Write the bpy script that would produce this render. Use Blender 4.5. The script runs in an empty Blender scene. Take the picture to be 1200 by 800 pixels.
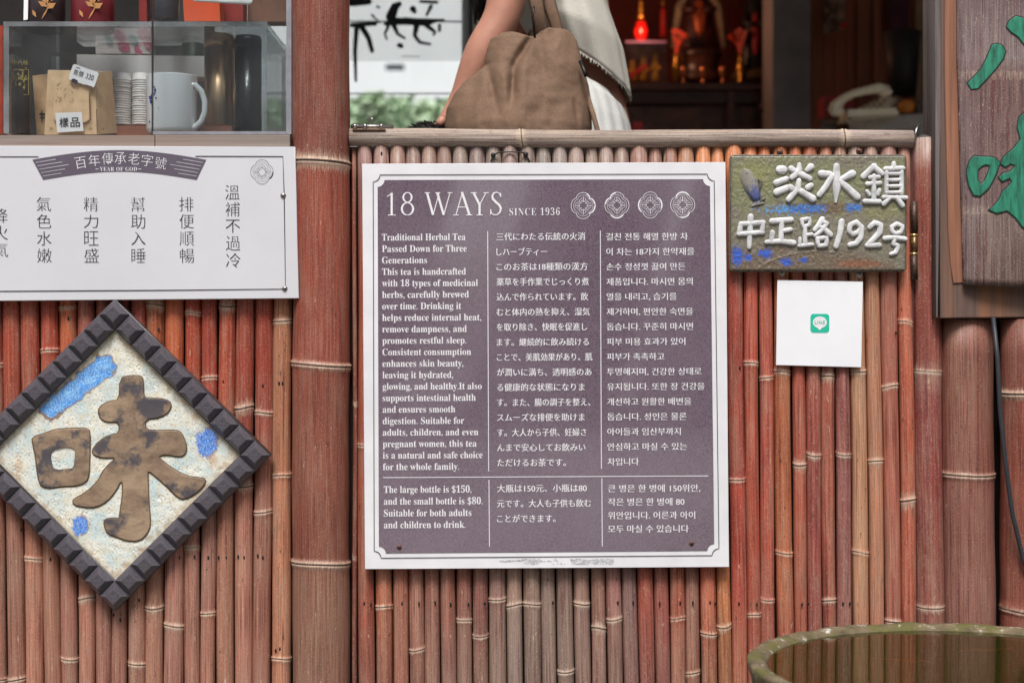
import bpy, bmesh, math, random
from mathutils import Vector, Matrix, noise
random.seed(7)
S = bpy.context.scene
COL = S.collection
R = math.radians
# ------------------------------------------------------------------ camera, sky, sun, exposure
D = 2.5            # metres from camera to the bamboo wall (y = 0)
F = 1800.0         # focal length in photo pixels
ZC = 0.75          # camera height
cd = bpy.data.cameras.new("camera"); cam = bpy.data.objects.new("camera", cd); COL.objects.link(cam)
cam.location = (0, -D, ZC); cam.rotation_euler = (R(90), 0, 0)
cd.sensor_width = 36; cd.lens = 36 * F / 1200; cd.clip_start = 0.05; cd.clip_end = 400
cd.dof.use_dof = True; cd.dof.focus_distance = D - 0.03; cd.dof.aperture_fstop = 3.4
S.camera = cam
w = bpy.data.worlds.new("World"); S.world = w; w.use_nodes = True
wn = w.node_tree; bg = wn.nodes['Background']
sky = wn.nodes.new('ShaderNodeTexSky'); sky.sky_type = 'NISHITA'; sky.sun_disc = False
SUN_EL, SUN_AZ = R(58), R(186)
sky.sun_elevation = SUN_EL; sky.sun_rotation = SUN_AZ; sky.air_density = 1.0; sky.dust_density = 4.0; sky.ozone_density = 1.0
hs = wn.nodes.new('ShaderNodeHueSaturation'); hs.inputs['Saturation'].default_value = 0.45
wn.links.new(sky.outputs[0], hs.inputs['Color']); wn.links.new(hs.outputs[0], bg.inputs['Color'])
bg.inputs['Strength'].default_value = 0.09
sd = bpy.data.lights.new("sun", 'SUN'); sun = bpy.data.objects.new("sun", sd); COL.objects.link(sun)
sd.energy = 2.9; sd.angle = R(20); sd.color = (1.0, 0.975, 0.955)
sv = Vector((math.sin(SUN_AZ) * math.cos(SUN_EL), math.cos(SUN_AZ) * math.cos(SUN_EL), math.sin(SUN_EL)))
sun.rotation_euler = sv.to_track_quat('Z', 'Y').to_euler(); sun.location = (0, -3, 6)
S.view_settings.view_transform = 'Standard'; S.view_settings.look = 'None'
S.view_settings.gamma = 1.0; S.view_settings.exposure = 0.30; S.view_settings.use_curve_mapping = False
S.cycles.max_bounces = 8; S.cycles.transparent_max_bounces = 16

# ------------------------------------------------------------------ helpers
_LC = {}
def lin(c):
    c = tuple(c[:3])
    if c not in _LC: _LC[c] = _lin(c)
    return _LC[c]
def _lin(c):
    def f(v):
        v /= 255.0
        return v / 12.92 if v <= 0.04045 else ((v + 0.055) / 1.055) ** 2.4
    return tuple(f(v) for v in c[:3])
def P(px, py, Y=0.0):
    k = (D + Y) / F
    return Vector(((px - 600) * k, Y, ZC + (400 - py) * k))
def M(px, Y=0.0): return px * (D + Y) / F
def mix(a, b, t): return tuple(a[i] + (b[i] - a[i]) * t for i in range(len(a)))
def stops(x, tab):
    if x <= tab[0][0]: return tab[0][1]
    for (x0, c0), (x1, c1) in zip(tab, tab[1:]):
        if x <= x1: return mix(c0, c1, (x - x0) / (x1 - x0))
    return tab[-1][1]

class MB:
    def __init__(s): s.v = []; s.f = []; s.c = []; s.nd = []; s.uv = []
    def add(s, vs, fs, col=None, nd=None, uv=None):
        o = len(s.v); s.v += [tuple(v) for v in vs]; s.f += [tuple(i + o for i in f) for f in fs]
        if col: s.c += col
        if nd: s.nd += nd
        if uv: s.uv += uv
    def box(s, a, b):
        x0, y0, z0 = a; x1, y1, z1 = b
        s.add([(x0,y0,z0),(x1,y0,z0),(x1,y1,z0),(x0,y1,z0),(x0,y0,z1),(x1,y0,z1),(x1,y1,z1),(x0,y1,z1)],
              [(0,3,2,1),(4,5,6,7),(0,1,5,4),(1,2,6,5),(2,3,7,6),(3,0,4,7)])
    def hexa(s, p): # 8 points: bottom ring 4, top ring 4
        s.add(p, [(0,3,2,1),(4,5,6,7),(0,1,5,4),(1,2,6,5),(2,3,7,6),(3,0,4,7)])
    def tube(s, pts, r, n=8, caps=True, squash=1.0):
        pts = [Vector(p) for p in pts]; rr = r if isinstance(r, (list, tuple)) else [r] * len(pts)
        vs = []; prev = None
        for i, p in enumerate(pts):
            t = (pts[min(i+1, len(pts)-1)] - pts[max(i-1, 0)]).normalized()
            a = prev if prev is not None else (Vector((0,1,0)) if abs(t.y) < .9 else Vector((1,0,0)))
            u = (a - t * a.dot(t)).normalized(); v = t.cross(u); prev = u
            for k in range(n):
                g = 2*math.pi*k/n; vs.append(p + u*math.cos(g)*rr[i]*squash + v*math.sin(g)*rr[i])
        fs = [(i*n+k, i*n+(k+1) % n, (i+1)*n+(k+1) % n, (i+1)*n+k) for i in range(len(pts)-1) for k in range(n)]
        if caps: fs += [tuple(range(n-1, -1, -1)), tuple(range((len(pts)-1)*n, len(pts)*n))]
        s.add(vs, fs)
    def lathe(s, c, prof, n=24, sy=1.0): # prof (r, z) list
        c = Vector(c); vs = []
        for r, z in prof:
            for k in range(n):
                g = 2*math.pi*k/n; vs.append(c + Vector((math.cos(g)*r, math.sin(g)*r*sy, z)))
        fs = [(i*n+k, i*n+(k+1) % n, (i+1)*n+(k+1) % n, (i+1)*n+k) for i in range(len(prof)-1) for k in range(n)]
        if prof[0][0] > 1e-4: fs.append(tuple(range(n-1, -1, -1)))
        if prof[-1][0] > 1e-4: fs.append(tuple(range((len(prof)-1)*n, len(prof)*n)))
        s.add(vs, fs)
    def ball(s, c, r, n=12, m=8):
        c = Vector(c); r = (r, r, r) if not isinstance(r, (tuple, list)) else r
        vs = []
        for i in range(m+1):
            a = math.pi*i/m
            for k in range(n):
                g = 2*math.pi*k/n
                vs.append(c + Vector((math.sin(a)*math.cos(g)*r[0], math.sin(a)*math.sin(g)*r[1], -math.cos(a)*r[2])))
        s.add(vs, [(i*n+k, i*n+(k+1) % n, (i+1)*n+(k+1) % n, (i+1)*n+k) for i in range(m) for k in range(n)])
    def stroke(s, pts, wd, Y, h, px=True, n=6):
        """brush stroke raised from the plane y=Y; pts in photo px, wd px (number or per-point list)"""
        w_ = wd if isinstance(wd, (list, tuple)) else [wd]*len(pts)
        # resample
        q = []
        for i in range(len(pts)-1):
            d = math.dist(pts[i], pts[i+1]); k = max(1, int(d/3))
            for j in range(k):
                t = j/k; q.append((pts[i][0]+(pts[i+1][0]-pts[i][0])*t, pts[i][1]+(pts[i+1][1]-pts[i][1])*t, w_[i]+(w_[i+1]-w_[i])*t))
        q.append((pts[-1][0], pts[-1][1], w_[-1]))
        def dirn(i):
            a = q[max(i-1, 0)]; b = q[min(i+1, len(q)-1)]; l = math.hypot(b[0]-a[0], b[1]-a[1]) or 1
            return ((b[0]-a[0])/l, (b[1]-a[1])/l)
        rows = []
        d0 = dirn(0); d1 = dirn(len(q)-1)
        for e in (1.0, .86, .5): rows.append((q[0][0]-d0[0]*q[0][2]/2*e, q[0][1]-d0[1]*q[0][2]/2*e, q[0][2]*math.sqrt(max(1-e*e, .003)), d0))
        for i in range(len(q)): rows.append((q[i][0], q[i][1], q[i][2], dirn(i)))
        for e in (.5, .86, 1.0): rows.append((q[-1][0]+d1[0]*q[-1][2]/2*e, q[-1][1]+d1[1]*q[-1][2]/2*e, q[-1][2]*math.sqrt(max(1-e*e, .003)), d1))
        vs = []
        mx = max(w_)
        for x, y, ww, d in rows:
            nx, ny = -d[1], d[0]
            for k in range(n+1):
                t = -1+2*k/n; p = P(x+nx*ww/2*t, y+ny*ww/2*t, Y)
                p.y -= h*(1-abs(t)**4)**.6*min(1, (ww/mx)**.35) if h > 0 else 0
                vs.append(p)
        m_ = n+1
        s.add(vs, [(i*m_+k, (i+1)*m_+k, (i+1)*m_+k+1, i*m_+k+1) for i in range(len(rows)-1) for k in range(n)])

def ribbon(mb, pts, wpx, Y, closed=True):
    n = len(pts); vs = []
    for i, p in enumerate(pts):
        a = pts[(i-1) % n] if closed or i else p; c = pts[(i+1) % n] if closed or i < n-1 else p
        dx, dy = c[0]-a[0], c[1]-a[1]; l = math.hypot(dx, dy) or 1
        vs += [P(p[0]-dy/l*wpx/2, p[1]+dx/l*wpx/2, Y), P(p[0]+dy/l*wpx/2, p[1]-dx/l*wpx/2, Y)]
    mb.add(vs, [(2*i, 2*((i+1) % n), 2*((i+1) % n)+1, 2*i+1) for i in range(n if closed else n-1)])
def link(name, me, mat, parent=None, smooth=False, kind=None):
    o = bpy.data.objects.new(name, me); COL.objects.link(o)
    if mat and not me.materials: me.materials.append(mat)
    if smooth:
        me.polygons.foreach_set('use_smooth', [True]*len(me.polygons))
    if parent:
        o.parent = parent; o.matrix_parent_inverse = root_inv(parent)
    if kind: o['kind'] = kind
    return o
def root_inv(p):
    return Matrix.Translation(-Vector(p.location)) if p.type == 'EMPTY' else Matrix.Identity(4)
def build(name, mb, mat, parent=None, smooth=False, kind=None, fixn=True):
    me = bpy.data.meshes.new(name); me.from_pydata(mb.v, [], mb.f); me.update()
    if fixn:
        b = bmesh.new(); b.from_mesh(me); bmesh.ops.recalc_face_normals(b, faces=b.faces); b.to_mesh(me); b.free()
    if mb.c:
        a = me.color_attributes.new('Col', 'FLOAT_COLOR', 'POINT')
        a.data.foreach_set('color', [x for c in mb.c for x in (c[0], c[1], c[2], 1)])
    if mb.nd:
        a = me.attributes.new('nd', 'FLOAT', 'POINT'); a.data.foreach_set('value', mb.nd)
    if mb.uv:
        u = me.uv_layers.new(name='UVMap'); uv = []
        for l in me.loops: uv += mb.uv[l.vertex_index]
        u.data.foreach_set('uv', uv)
    return link(name, me, mat, parent, smooth, kind)
def thing(name, label, cat, loc=(0,0,0), group=None):
    o = bpy.data.objects.new(name, None); COL.objects.link(o); o.location = loc; o.empty_display_size = .05
    return tag(o, label, cat, group)
def tag(o, label, cat, group=None):
    o['label'] = label; o['category'] = cat
    if group: o['group'] = group
    return o
def curve_mesh(cu):
    o = bpy.data.objects.new('tmp', cu); me = bpy.data.meshes.new_from_object(o)
    bpy.data.objects.remove(o); return me
def shape(name, loops, Y, th, bev, mat, parent=None, px=True, res=1, smooth=False):
    """solid with traced outline; front face at y=Y, thickness th behind it"""
    cu = bpy.data.curves.new(name, 'CURVE'); cu.dimensions = '2D'; cu.fill_mode = 'BOTH'
    for lp in loops:
        sp = cu.splines.new('POLY'); sp.points.add(len(lp)-1); sp.use_cyclic_u = True
        for i, p in enumerate(lp):
            q = P(p[0], p[1], Y) if px else Vector((p[0], 0, p[1]))
            sp.points[i].co = (q.x, q.z, 0, 1)
    cu.extrude = max(th/2-bev, 0); cu.bevel_depth = bev; cu.bevel_resolution = res; cu.offset = -bev
    me = curve_mesh(cu); yc = Y+th/2
    for v in me.vertices: x, y, z = v.co; v.co = (x, yc-z, y)
    me.name = name
    return link(name, me, mat, parent, smooth)
FONT_CACHE = {}
def glyphs(txt, offset=0.0, extrude=0.0, bevel=0.0, spacing=1.0):
    key = (txt, offset, extrude, bevel, spacing)
    cu = bpy.data.curves.new('t', 'FONT'); cu.body = txt; cu.size = 1.0; cu.offset = offset; cu.extrude = extrude; cu.bevel_depth = bevel
    cu.resolution_u = 3; cu.space_character = spacing; cu.align_x = 'LEFT'
    me = curve_mesh(cu); bpy.data.curves.remove(cu)
    vs = [tuple(v.co) for v in me.vertices]; fs = [tuple(p.vertices) for p in me.polygons]
    bpy.data.meshes.remove(me); return vs, fs
def put_text(mb, txt, x0, yc, em, Y, x1=None, rot=0.35, offset=0.0, mincho=0.0, fit=None, spacing=1.0, center=False, extrude=0, bevel=0):
    """adds a text line to mb. x0..x1 px, yc px = middle of the capital height; em px. fit=(x0,y0,x1,y1) px fits the ink box"""
    vs, fs = glyphs(txt, offset, extrude, bevel, spacing)
    if not vs: return
    xa = min(v[0] for v in vs); xb = max(v[0] for v in vs); ya = min(v[1] for v in vs); yb = max(v[1] for v in vs)
    if fit:
        sx = (fit[2]-fit[0])/(xb-xa); sy = (fit[3]-fit[1])/(yb-ya); ox, oy = fit[0]-xa*sx, fit[3]+ya*sy
    else:
        sy = em; sx = (x1-x0)/(xb-xa) if x1 else em
        if center: ox = x0-(xa+xb)/2*sx
        else: ox = x0-xa*sx
        oy = yc+0.36*em
    cr, sr = math.cos(R(rot)), math.sin(R(rot)); cx0, cy0 = (x0, yc) if not fit else ((fit[0]+fit[2])/2, (fit[1]+fit[3])/2)
    for dx, dy in (((-mincho, 0.0), (mincho, 0.00006)) if mincho else ((0, 0),)):
        out = []
        for v in vs:
            x = ox+v[0]*sx+dx*em; y = oy-v[1]*sy
            ax, ay = x-cx0, y-cy0
            x, y = cx0+ax*cr+ay*sr, cy0-ax*sr+ay*cr
            p = P(x, y, Y); p.y -= v[2]+dy; out.append(p)
        mb.add(out, fs)

# ------------------------------------------------------------------ materials
MATS = {}
def nodes(name):
    m_ = bpy.data.materials.new(name); m_.use_nodes = True; nt = m_.node_tree
    return m_, nt, nt.nodes['Principled BSDF']
def nn(nt, t, **kw):
    n = nt.nodes.new(t)
    for k, v in kw.items():
        if k in n.inputs: n.inputs[k].default_value = v
        else: setattr(n, k, v)
    return n
def math_(nt, op, a, b=None, clamp=False):
    n = nt.nodes.new('ShaderNodeMath'); n.operation = op; n.use_clamp = clamp
    for i, x in enumerate((a, b)):
        if x is None: continue
        if isinstance(x, (int, float)): n.inputs[i].default_value = x
        else: nt.links.new(x, n.inputs[i])
    return n.outputs[0]
def mixc(nt, fac, a, b, bt='MIX'):
    n = nt.nodes.new('ShaderNodeMix'); n.data_type = 'RGBA'; n.blend_type = bt
    for sck, x in ((n.inputs[0], fac), (n.inputs[6], a), (n.inputs[7], b)):
        if isinstance(x, (int, float)): sck.default_value = x
        elif isinstance(x, tuple): sck.default_value = (*x[:3], 1)
        else: nt.links.new(x, sck)
    return n.outputs[2]
def rng(nt, x, a, b, c=0.0, d=1.0):
    n = nt.nodes.new('ShaderNodeMapRange'); nt.links.new(x, n.inputs[0])
    for i, v in enumerate((a, b, c, d)): n.inputs[i+1].default_value = v
    n.clamp = True; return n.outputs[0]
def simple(name, rgb, rough=.6, metal=0., var=.12, scale=40, bump=0.0, stretch=(1,1,1), spec=.5, dark=None, trans=0., coat=0., emit=None):
    if name in MATS: return MATS[name]
    m_, nt, b = nodes(name); c = lin(rgb)
    tc = nn(nt, 'ShaderNodeTexCoord'); mp = nn(nt, 'ShaderNodeMapping'); mp.inputs['Scale'].default_value = stretch
    nt.links.new(tc.outputs['Object'], mp.inputs[0])
    no = nn(nt, 'ShaderNodeTexNoise', Scale=scale, Detail=6.0, Roughness=.6); nt.links.new(mp.outputs[0], no.inputs[0])
    d = lin(dark) if dark else tuple(x*(1-var*2.2) for x in c); l = tuple(min(1, x*(1+var*.9)) for x in c)
    f = rng(nt, no.outputs[0], .3, .7)
    nt.links.new(mixc(nt, f, d, l), b.inputs['Base Color'])
    b.inputs['Roughness'].default_value = rough; b.inputs['Metallic'].default_value = metal
    b.inputs['Specular IOR Level'].default_value = spec; b.inputs['Transmission Weight'].default_value = trans; b.inputs['Coat Weight'].default_value = coat
    if bump:
        bp = nn(nt, 'ShaderNodeBump', Strength=.6, Distance=bump); nt.links.new(no.outputs[0], bp.inputs['Height']); nt.links.new(bp.outputs[0], b.inputs['Normal'])
    if emit: b.inputs['Emission Color'].default_value = (*lin(emit[:3]), 1); b.inputs['Emission Strength'].default_value = emit[3]
    MATS[name] = m_; return m_
def bamboo_mat(name='bamboo', rough=.42, weather=.42, fibre=1.0, band=.78):
    m_, nt, b = nodes(name)
    at = nn(nt, 'ShaderNodeAttribute', attribute_name='Col'); nd = nn(nt, 'ShaderNodeAttribute', attribute_name='nd')
    uv = nn(nt, 'ShaderNodeUVMap'); oi = nn(nt, 'ShaderNodeObjectInfo')
    cmb = nn(nt, 'ShaderNodeCombineXYZ'); nt.links.new(math_(nt, 'MULTIPLY', oi.outputs['Random'], 37.0), cmb.inputs[2])
    add = nn(nt, 'ShaderNodeVectorMath'); nt.links.new(uv.outputs[0], add.inputs[0]); nt.links.new(cmb.outputs[0], add.inputs[1])
    def noi(sx, sy, det=5.0, rough_=.6):
        mp = nn(nt, 'ShaderNodeMapping'); mp.inputs['Scale'].default_value = (sx, sy, 1); nt.links.new(add.outputs[0], mp.inputs[0])
        n = nn(nt, 'ShaderNodeTexNoise', Scale=1.0, Detail=det, Roughness=rough_); nt.links.new(mp.outputs[0], n.inputs[0]); return n.outputs[0]
    fib = noi(620, 10, 3.0); streak = noi(210, 3.6, 4.0); blot = noi(55, 15, 7.0, .72); speck = noi(620, 330, 2.0, .8); pit = noi(330, 90, 3.0, .75)
    c = at.outputs['Color']
    # weathering: grey-tan blotches along the fibres
    big = noi(30, 5.5, 5.0, .62); wf = math_(nt, 'MULTIPLY', rng(nt, math_(nt, 'ADD', math_(nt, 'ADD', math_(nt, 'MULTIPLY', blot, .40), math_(nt, 'MULTIPLY', streak, .30)), math_(nt, 'MULTIPLY', big, .30)), .47, .58), weather)
    c = mixc(nt, wf, c, lin((168, 143, 122)))
    dk = math_(nt, 'MULTIPLY', rng(nt, math_(nt, 'ADD', math_(nt, 'MULTIPLY', streak, .6), math_(nt, 'MULTIPLY', big, .4)), .47, .36), .70)
    c = mixc(nt, dk, c, lin((92, 40, 32)))
    crk = noi(330, 3.0, 2.0, .5)
    cr = math_(nt, 'MULTIPLY', rng(nt, math_(nt, 'ABSOLUTE', math_(nt, 'SUBTRACT', crk, .56)), .016, .004), rng(nt, big, .47, .56))
    c = mixc(nt, math_(nt, 'MULTIPLY', cr, .75), c, lin((58, 30, 26)))
    scar = noi(150, 42, 3.0, .65); c = mixc(nt, math_(nt, 'MULTIPLY', rng(nt, scar, .66, .71), .75), c, lin((70, 44, 36))); c = mixc(nt, math_(nt, 'MULTIPLY', rng(nt, scar, .33, .29), .55), c, lin((206, 184, 160)))
    # fibres
    fm = rng(nt, fib, .36, .64, 1-.28*fibre, 1+.20*fibre)
    mm = nn(nt, 'ShaderNodeVectorMath', operation='SCALE'); nt.links.new(c, mm.inputs[0]); nt.links.new(fm, mm.inputs['Scale']); c = mm.outputs[0]
    # mottled grime and pale specks
    c = mixc(nt, math_(nt, 'MULTIPLY', rng(nt, pit, .38, .28), .6), c, lin((62, 36, 30)))
    c = mixc(nt, math_(nt, 'MULTIPLY', rng(nt, speck, .60, .70), .55), c, lin((210, 190, 180)))
    c = mixc(nt, math_(nt, 'MULTIPLY', rng(nt, speck, .38, .28), .6), c, lin((60, 36, 30)))
    # waxy pale ring round each joint, with a dark groove
    edge = noi(420, 60, 4.0, .7)
    dist = nd.outputs['Fac']
    k = math_(nt, 'ADD', dist, math_(nt, 'MULTIPLY', math_(nt, 'SUBTRACT', edge, .5), 22.0))
    c = mixc(nt, math_(nt, 'MULTIPLY', rng(nt, k, 6.5, 0), band), c, lin((208, 186, 164)))
    g = math_(nt, 'ABSOLUTE', math_(nt, 'ADD', nd.outputs['Fac'], math_(nt, 'MULTIPLY', math_(nt, 'SUBTRACT', blot, .5), 1.2)))
    c = mixc(nt, math_(nt, 'MULTIPLY', rng(nt, g, 1.0, .35), .8), c, lin((58, 40, 34)))
    nt.links.new(c, b.inputs['Base Color'])
    nt.links.new(rng(nt, blot, .3, .7, rough+.16, rough-.05), b.inputs['Roughness']); b.inputs['Specular IOR Level'].default_value = .4
    bp = nn(nt, 'ShaderNodeBump', Strength=.5, Distance=.0006); nt.links.new(math_(nt, 'ADD', fib, streak), bp.inputs['Height']); nt.links.new(bp.outputs[0], b.inputs['Normal'])
    return m_
BAM = bamboo_mat()
BAMP = bamboo_mat('bamboo_post_skin', rough=.45, weather=.26, fibre=1.15)
BAMG = bamboo_mat('bamboo_weathered_grey', rough=.65, weather=.55, fibre=1.3)
def wood_mat(name, a, b_, orange=None, sc=1.0, rough=.7, horiz=False, cracks=.5):
    m_, nt, b = nodes(name)
    tc = nn(nt, 'ShaderNodeTexCoord')
    def noi(s, det=5.0, r_=.6):
        mp = nn(nt, 'ShaderNodeMapping'); mp.inputs['Scale'].default_value = (s[1], s[0], s[0]) if False else ((s[1], s[0], s[0]) if horiz else (s[0], s[0], s[1]))
        nt.links.new(tc.outputs['Object'], mp.inputs[0])
        n = nn(nt, 'ShaderNodeTexNoise', Scale=1.0, Detail=det, Roughness=r_); nt.links.new(mp.outputs[0], n.inputs[0]); return n.outputs[0]
    f1 = noi((260*sc, 6*sc)); f2 = noi((28*sc, 2.2*sc), 3.0); f3 = noi((480*sc, 3*sc), 2.0); sp = noi((600, 300), 2.0)
    c = mixc(nt, rng(nt, f1, .3, .7), lin(a), lin(b_))
    if orange: c = mixc(nt, rng(nt, f2, .52, .66), c, lin(orange))
    c = mixc(nt, math_(nt, 'MULTIPLY', rng(nt, f2, .45, .3), .45), c, tuple(x*.4 for x in lin(a)))
    c = mixc(nt, math_(nt, 'MULTIPLY', rng(nt, f3, .33, .27), cracks), c, lin((30, 22, 22)))
    c = mixc(nt, math_(nt, 'MULTIPLY', rng(nt, sp, .72, .8), .4), c, lin((200, 190, 185)))
    nt.links.new(c, b.inputs['Base Color']); b.inputs['Roughness'].default_value = rough
    bp = nn(nt, 'ShaderNodeBump', Strength=.7, Distance=.001); nt.links.new(math_(nt, 'ADD', f1, f3), bp.inputs['Height']); nt.links.new(bp.outputs[0], b.inputs['Normal'])
    return m_
def vcol_mat(name, rough=.5, grain=.25, gscale=500, bump=.0005, coat=.3):
    m_, nt, b = nodes(name)
    at = nn(nt, 'ShaderNodeAttribute', attribute_name='Col'); tc = nn(nt, 'ShaderNodeTexCoord')
    n1 = nn(nt, 'ShaderNodeTexNoise', Scale=gscale, Detail=4.0, Roughness=.7); nt.links.new(tc.outputs['Object'], n1.inputs[0])
    mm = nn(nt, 'ShaderNodeVectorMath', operation='SCALE'); nt.links.new(at.outputs['Color'], mm.inputs[0]); nt.links.new(rng(nt, n1.outputs[0], .3, .7, 1-grain, 1+grain), mm.inputs['Scale'])
    nt.links.new(mm.outputs[0], b.inputs['Base Color']); b.inputs['Roughness'].default_value = rough; b.inputs['Coat Weight'].default_value = coat; b.inputs['Coat Roughness'].default_value = .25
    bp = nn(nt, 'ShaderNodeBump', Strength=.6, Distance=bump); nt.links.new(n1.outputs[0], bp.inputs['Height']); nt.links.new(bp.outputs[0], b.inputs['Normal'])
    return m_
def glass_mat(name, tint=(252, 253, 253), refl=1.0, haze=0.0):
    m_ = bpy.data.materials.new(name); m_.use_nodes = True; nt = m_.node_tree; nt.nodes.remove(nt.nodes['Principled BSDF'])
    out = nt.nodes['Material Output']
    tr = nn(nt, 'ShaderNodeBsdfTransparent'); tr.inputs[0].default_value = (*lin(tint), 1)
    gl = nn(nt, 'ShaderNodeBsdfGlossy'); gl.inputs['Roughness'].default_value = .03
    fr = nn(nt, 'ShaderNodeFresnel'); ge = nn(nt, 'ShaderNodeNewGeometry'); nt.links.new(rng(nt, ge.outputs['Backfacing'], 0, 1, 1.5, 1/1.5), fr.inputs['IOR']); mx = nn(nt, 'ShaderNodeMixShader')
    nt.links.new(math_(nt, 'MULTIPLY', fr.outputs[0], refl, True), mx.inputs[0]); nt.links.new(tr.outputs[0], mx.inputs[1]); nt.links.new(gl.outputs[0], mx.inputs[2])
    last = mx.outputs[0]
    if haze:
        df = nn(nt, 'ShaderNodeBsdfDiffuse'); df.inputs[0].default_value = (.7, .72, .74, 1)
        tc = nn(nt, 'ShaderNodeTexCoord'); no = nn(nt, 'ShaderNodeTexNoise', Scale=14.0, Detail=5.0); nt.links.new(tc.outputs['Object'], no.inputs[0])
        m2 = nn(nt, 'ShaderNodeMixShader'); nt.links.new(rng(nt, no.outputs[0], .35, .7, haze*.4, haze*1.4), m2.inputs[0]); nt.links.new(last, m2.inputs[1]); nt.links.new(df.outputs[0], m2.inputs[2]); last = m2.outputs[0]
    nt.links.new(last, out.inputs[0]); return m_
STEEL = simple('steel', (170, 168, 165), .3, .9, .2, 200)
RUST = simple('rusty_steel', (120, 82, 66), .6, .5, .4, 300, .0004)
BLACKM = simple('black_wire_metal', (35, 34, 34), .45, .3)
WHITEP = simple('white_board_face', (231, 230, 233), .38, 0, .045, 14)
GREYP = simple('pale_grey_board_face', (212, 212, 216), .45, 0, .025, 7)
INKW = simple('white_print', (236, 233, 236), .45, 0, .05, 300)
INKK = simple('black_print', (52, 50, 56), .5, 0, .1, 200)
PURP = simple('plum_print', (95, 86, 100), .5, 0, .06, 60)

# ------------------------------------------------------------------ the setting: ground, floor, walls
def struct(name, mb, mat, **k): return build(name, mb, mat, kind='structure', **k)
conc = simple('concrete', (120, 116, 110), .85, 0, .2, 12, .002)
b = MB(); b.add([(-60,-60,0),(60,-60,0),(60,60,0),(-60,60,0)], [(0,1,2,3)]); struct('ground', b, conc)
def slant_block(mb, xa, xb, sa, sb, h): mb.hexa([(xa, -13, .004), (xb, -13, .004), (xb, -17, .004), (xa, -17, .004), (xa+sa, -13, h), (xb+sb, -13, h), (xb+sb, -17, h), (xa+sa, -17, h)])  # unseen leaning blocks, added so bright gaps reflect as bands on the menu board
RBLK = simple('reflection_block_grey', (92, 90, 88), .8, 0, .3, 1.2)
b = MB(); slant_block(b, -16, -1.5, 0, 1.6, 5.6); tag(build('reflection_block', b, RBLK), 'plain grey slanted block added behind the camera at left, seen only in reflections', 'building')
b = MB(); slant_block(b, -.5, 1.0, 1.6, 1.6, 5.6); tag(build('reflection_block', b, RBLK), 'narrow grey slanted block added behind the camera between two gaps, seen only in reflections', 'building')
b = MB(); slant_block(b, 1.5, 16, 1.6, 0, 5.6); tag(build('reflection_block', b, RBLK), 'long grey slanted block added behind the camera at right, seen only in reflections', 'building')
dwood = simple('dark_shop_wood', (62, 36, 28), .6, 0, .3, 20, .001, stretch=(3,3,.4))
b = MB(); b.box((-2.6, .06, .0), (3.0, 3.5, .012)); struct('shop_floor', b, simple('floor_tile', (168, 158, 146), .5, 0, .2, 8))
b = MB(); b.box((-3.0, -.05, 2.5), (3.2, 1.42, 2.6)); b.box((-.10, 1.42, 2.5), (3.2, 3.62, 2.6)); struct('shop_ceiling', b, simple('white_ceiling', (226, 222, 214), .8, 0, .05, 4))
b = MB(); b.box((-.06, 3.4, .013), (3.0, 3.5, 2.49)); struct('shop_back_wall', b, simple('dark_red_wall', (128, 52, 42), .7, 0, .25, 6))
b = MB(); b.box((2.9, .1, .013), (3.0, 3.39, 2.49)); struct('shop_right_wall', b, dwood)
b = MB(); b.box((-.13, 1.47, .013), (-.06, 3.39, 2.49)); struct('shop_side_wall', b, simple('pale_plaster', (196, 192, 184), .8, 0, .08, 6))
b = MB(); b.box((-2.6, .55, .013), (-.60, .60, 2.49)); struct('display_back_wall', b, simple('dark_olive_wall', (44, 38, 32), .7, 0, .4, 5))
b = MB(); b.box((-2.7, .0, .013), (-2.6, 1.4, 2.49)); struct('shop_left_wall', b, dwood)
b = MB(); b.box((-2.7, .0, 2.32), (3.0, .06, 2.49)); struct('lintel', b, dwood)

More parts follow.
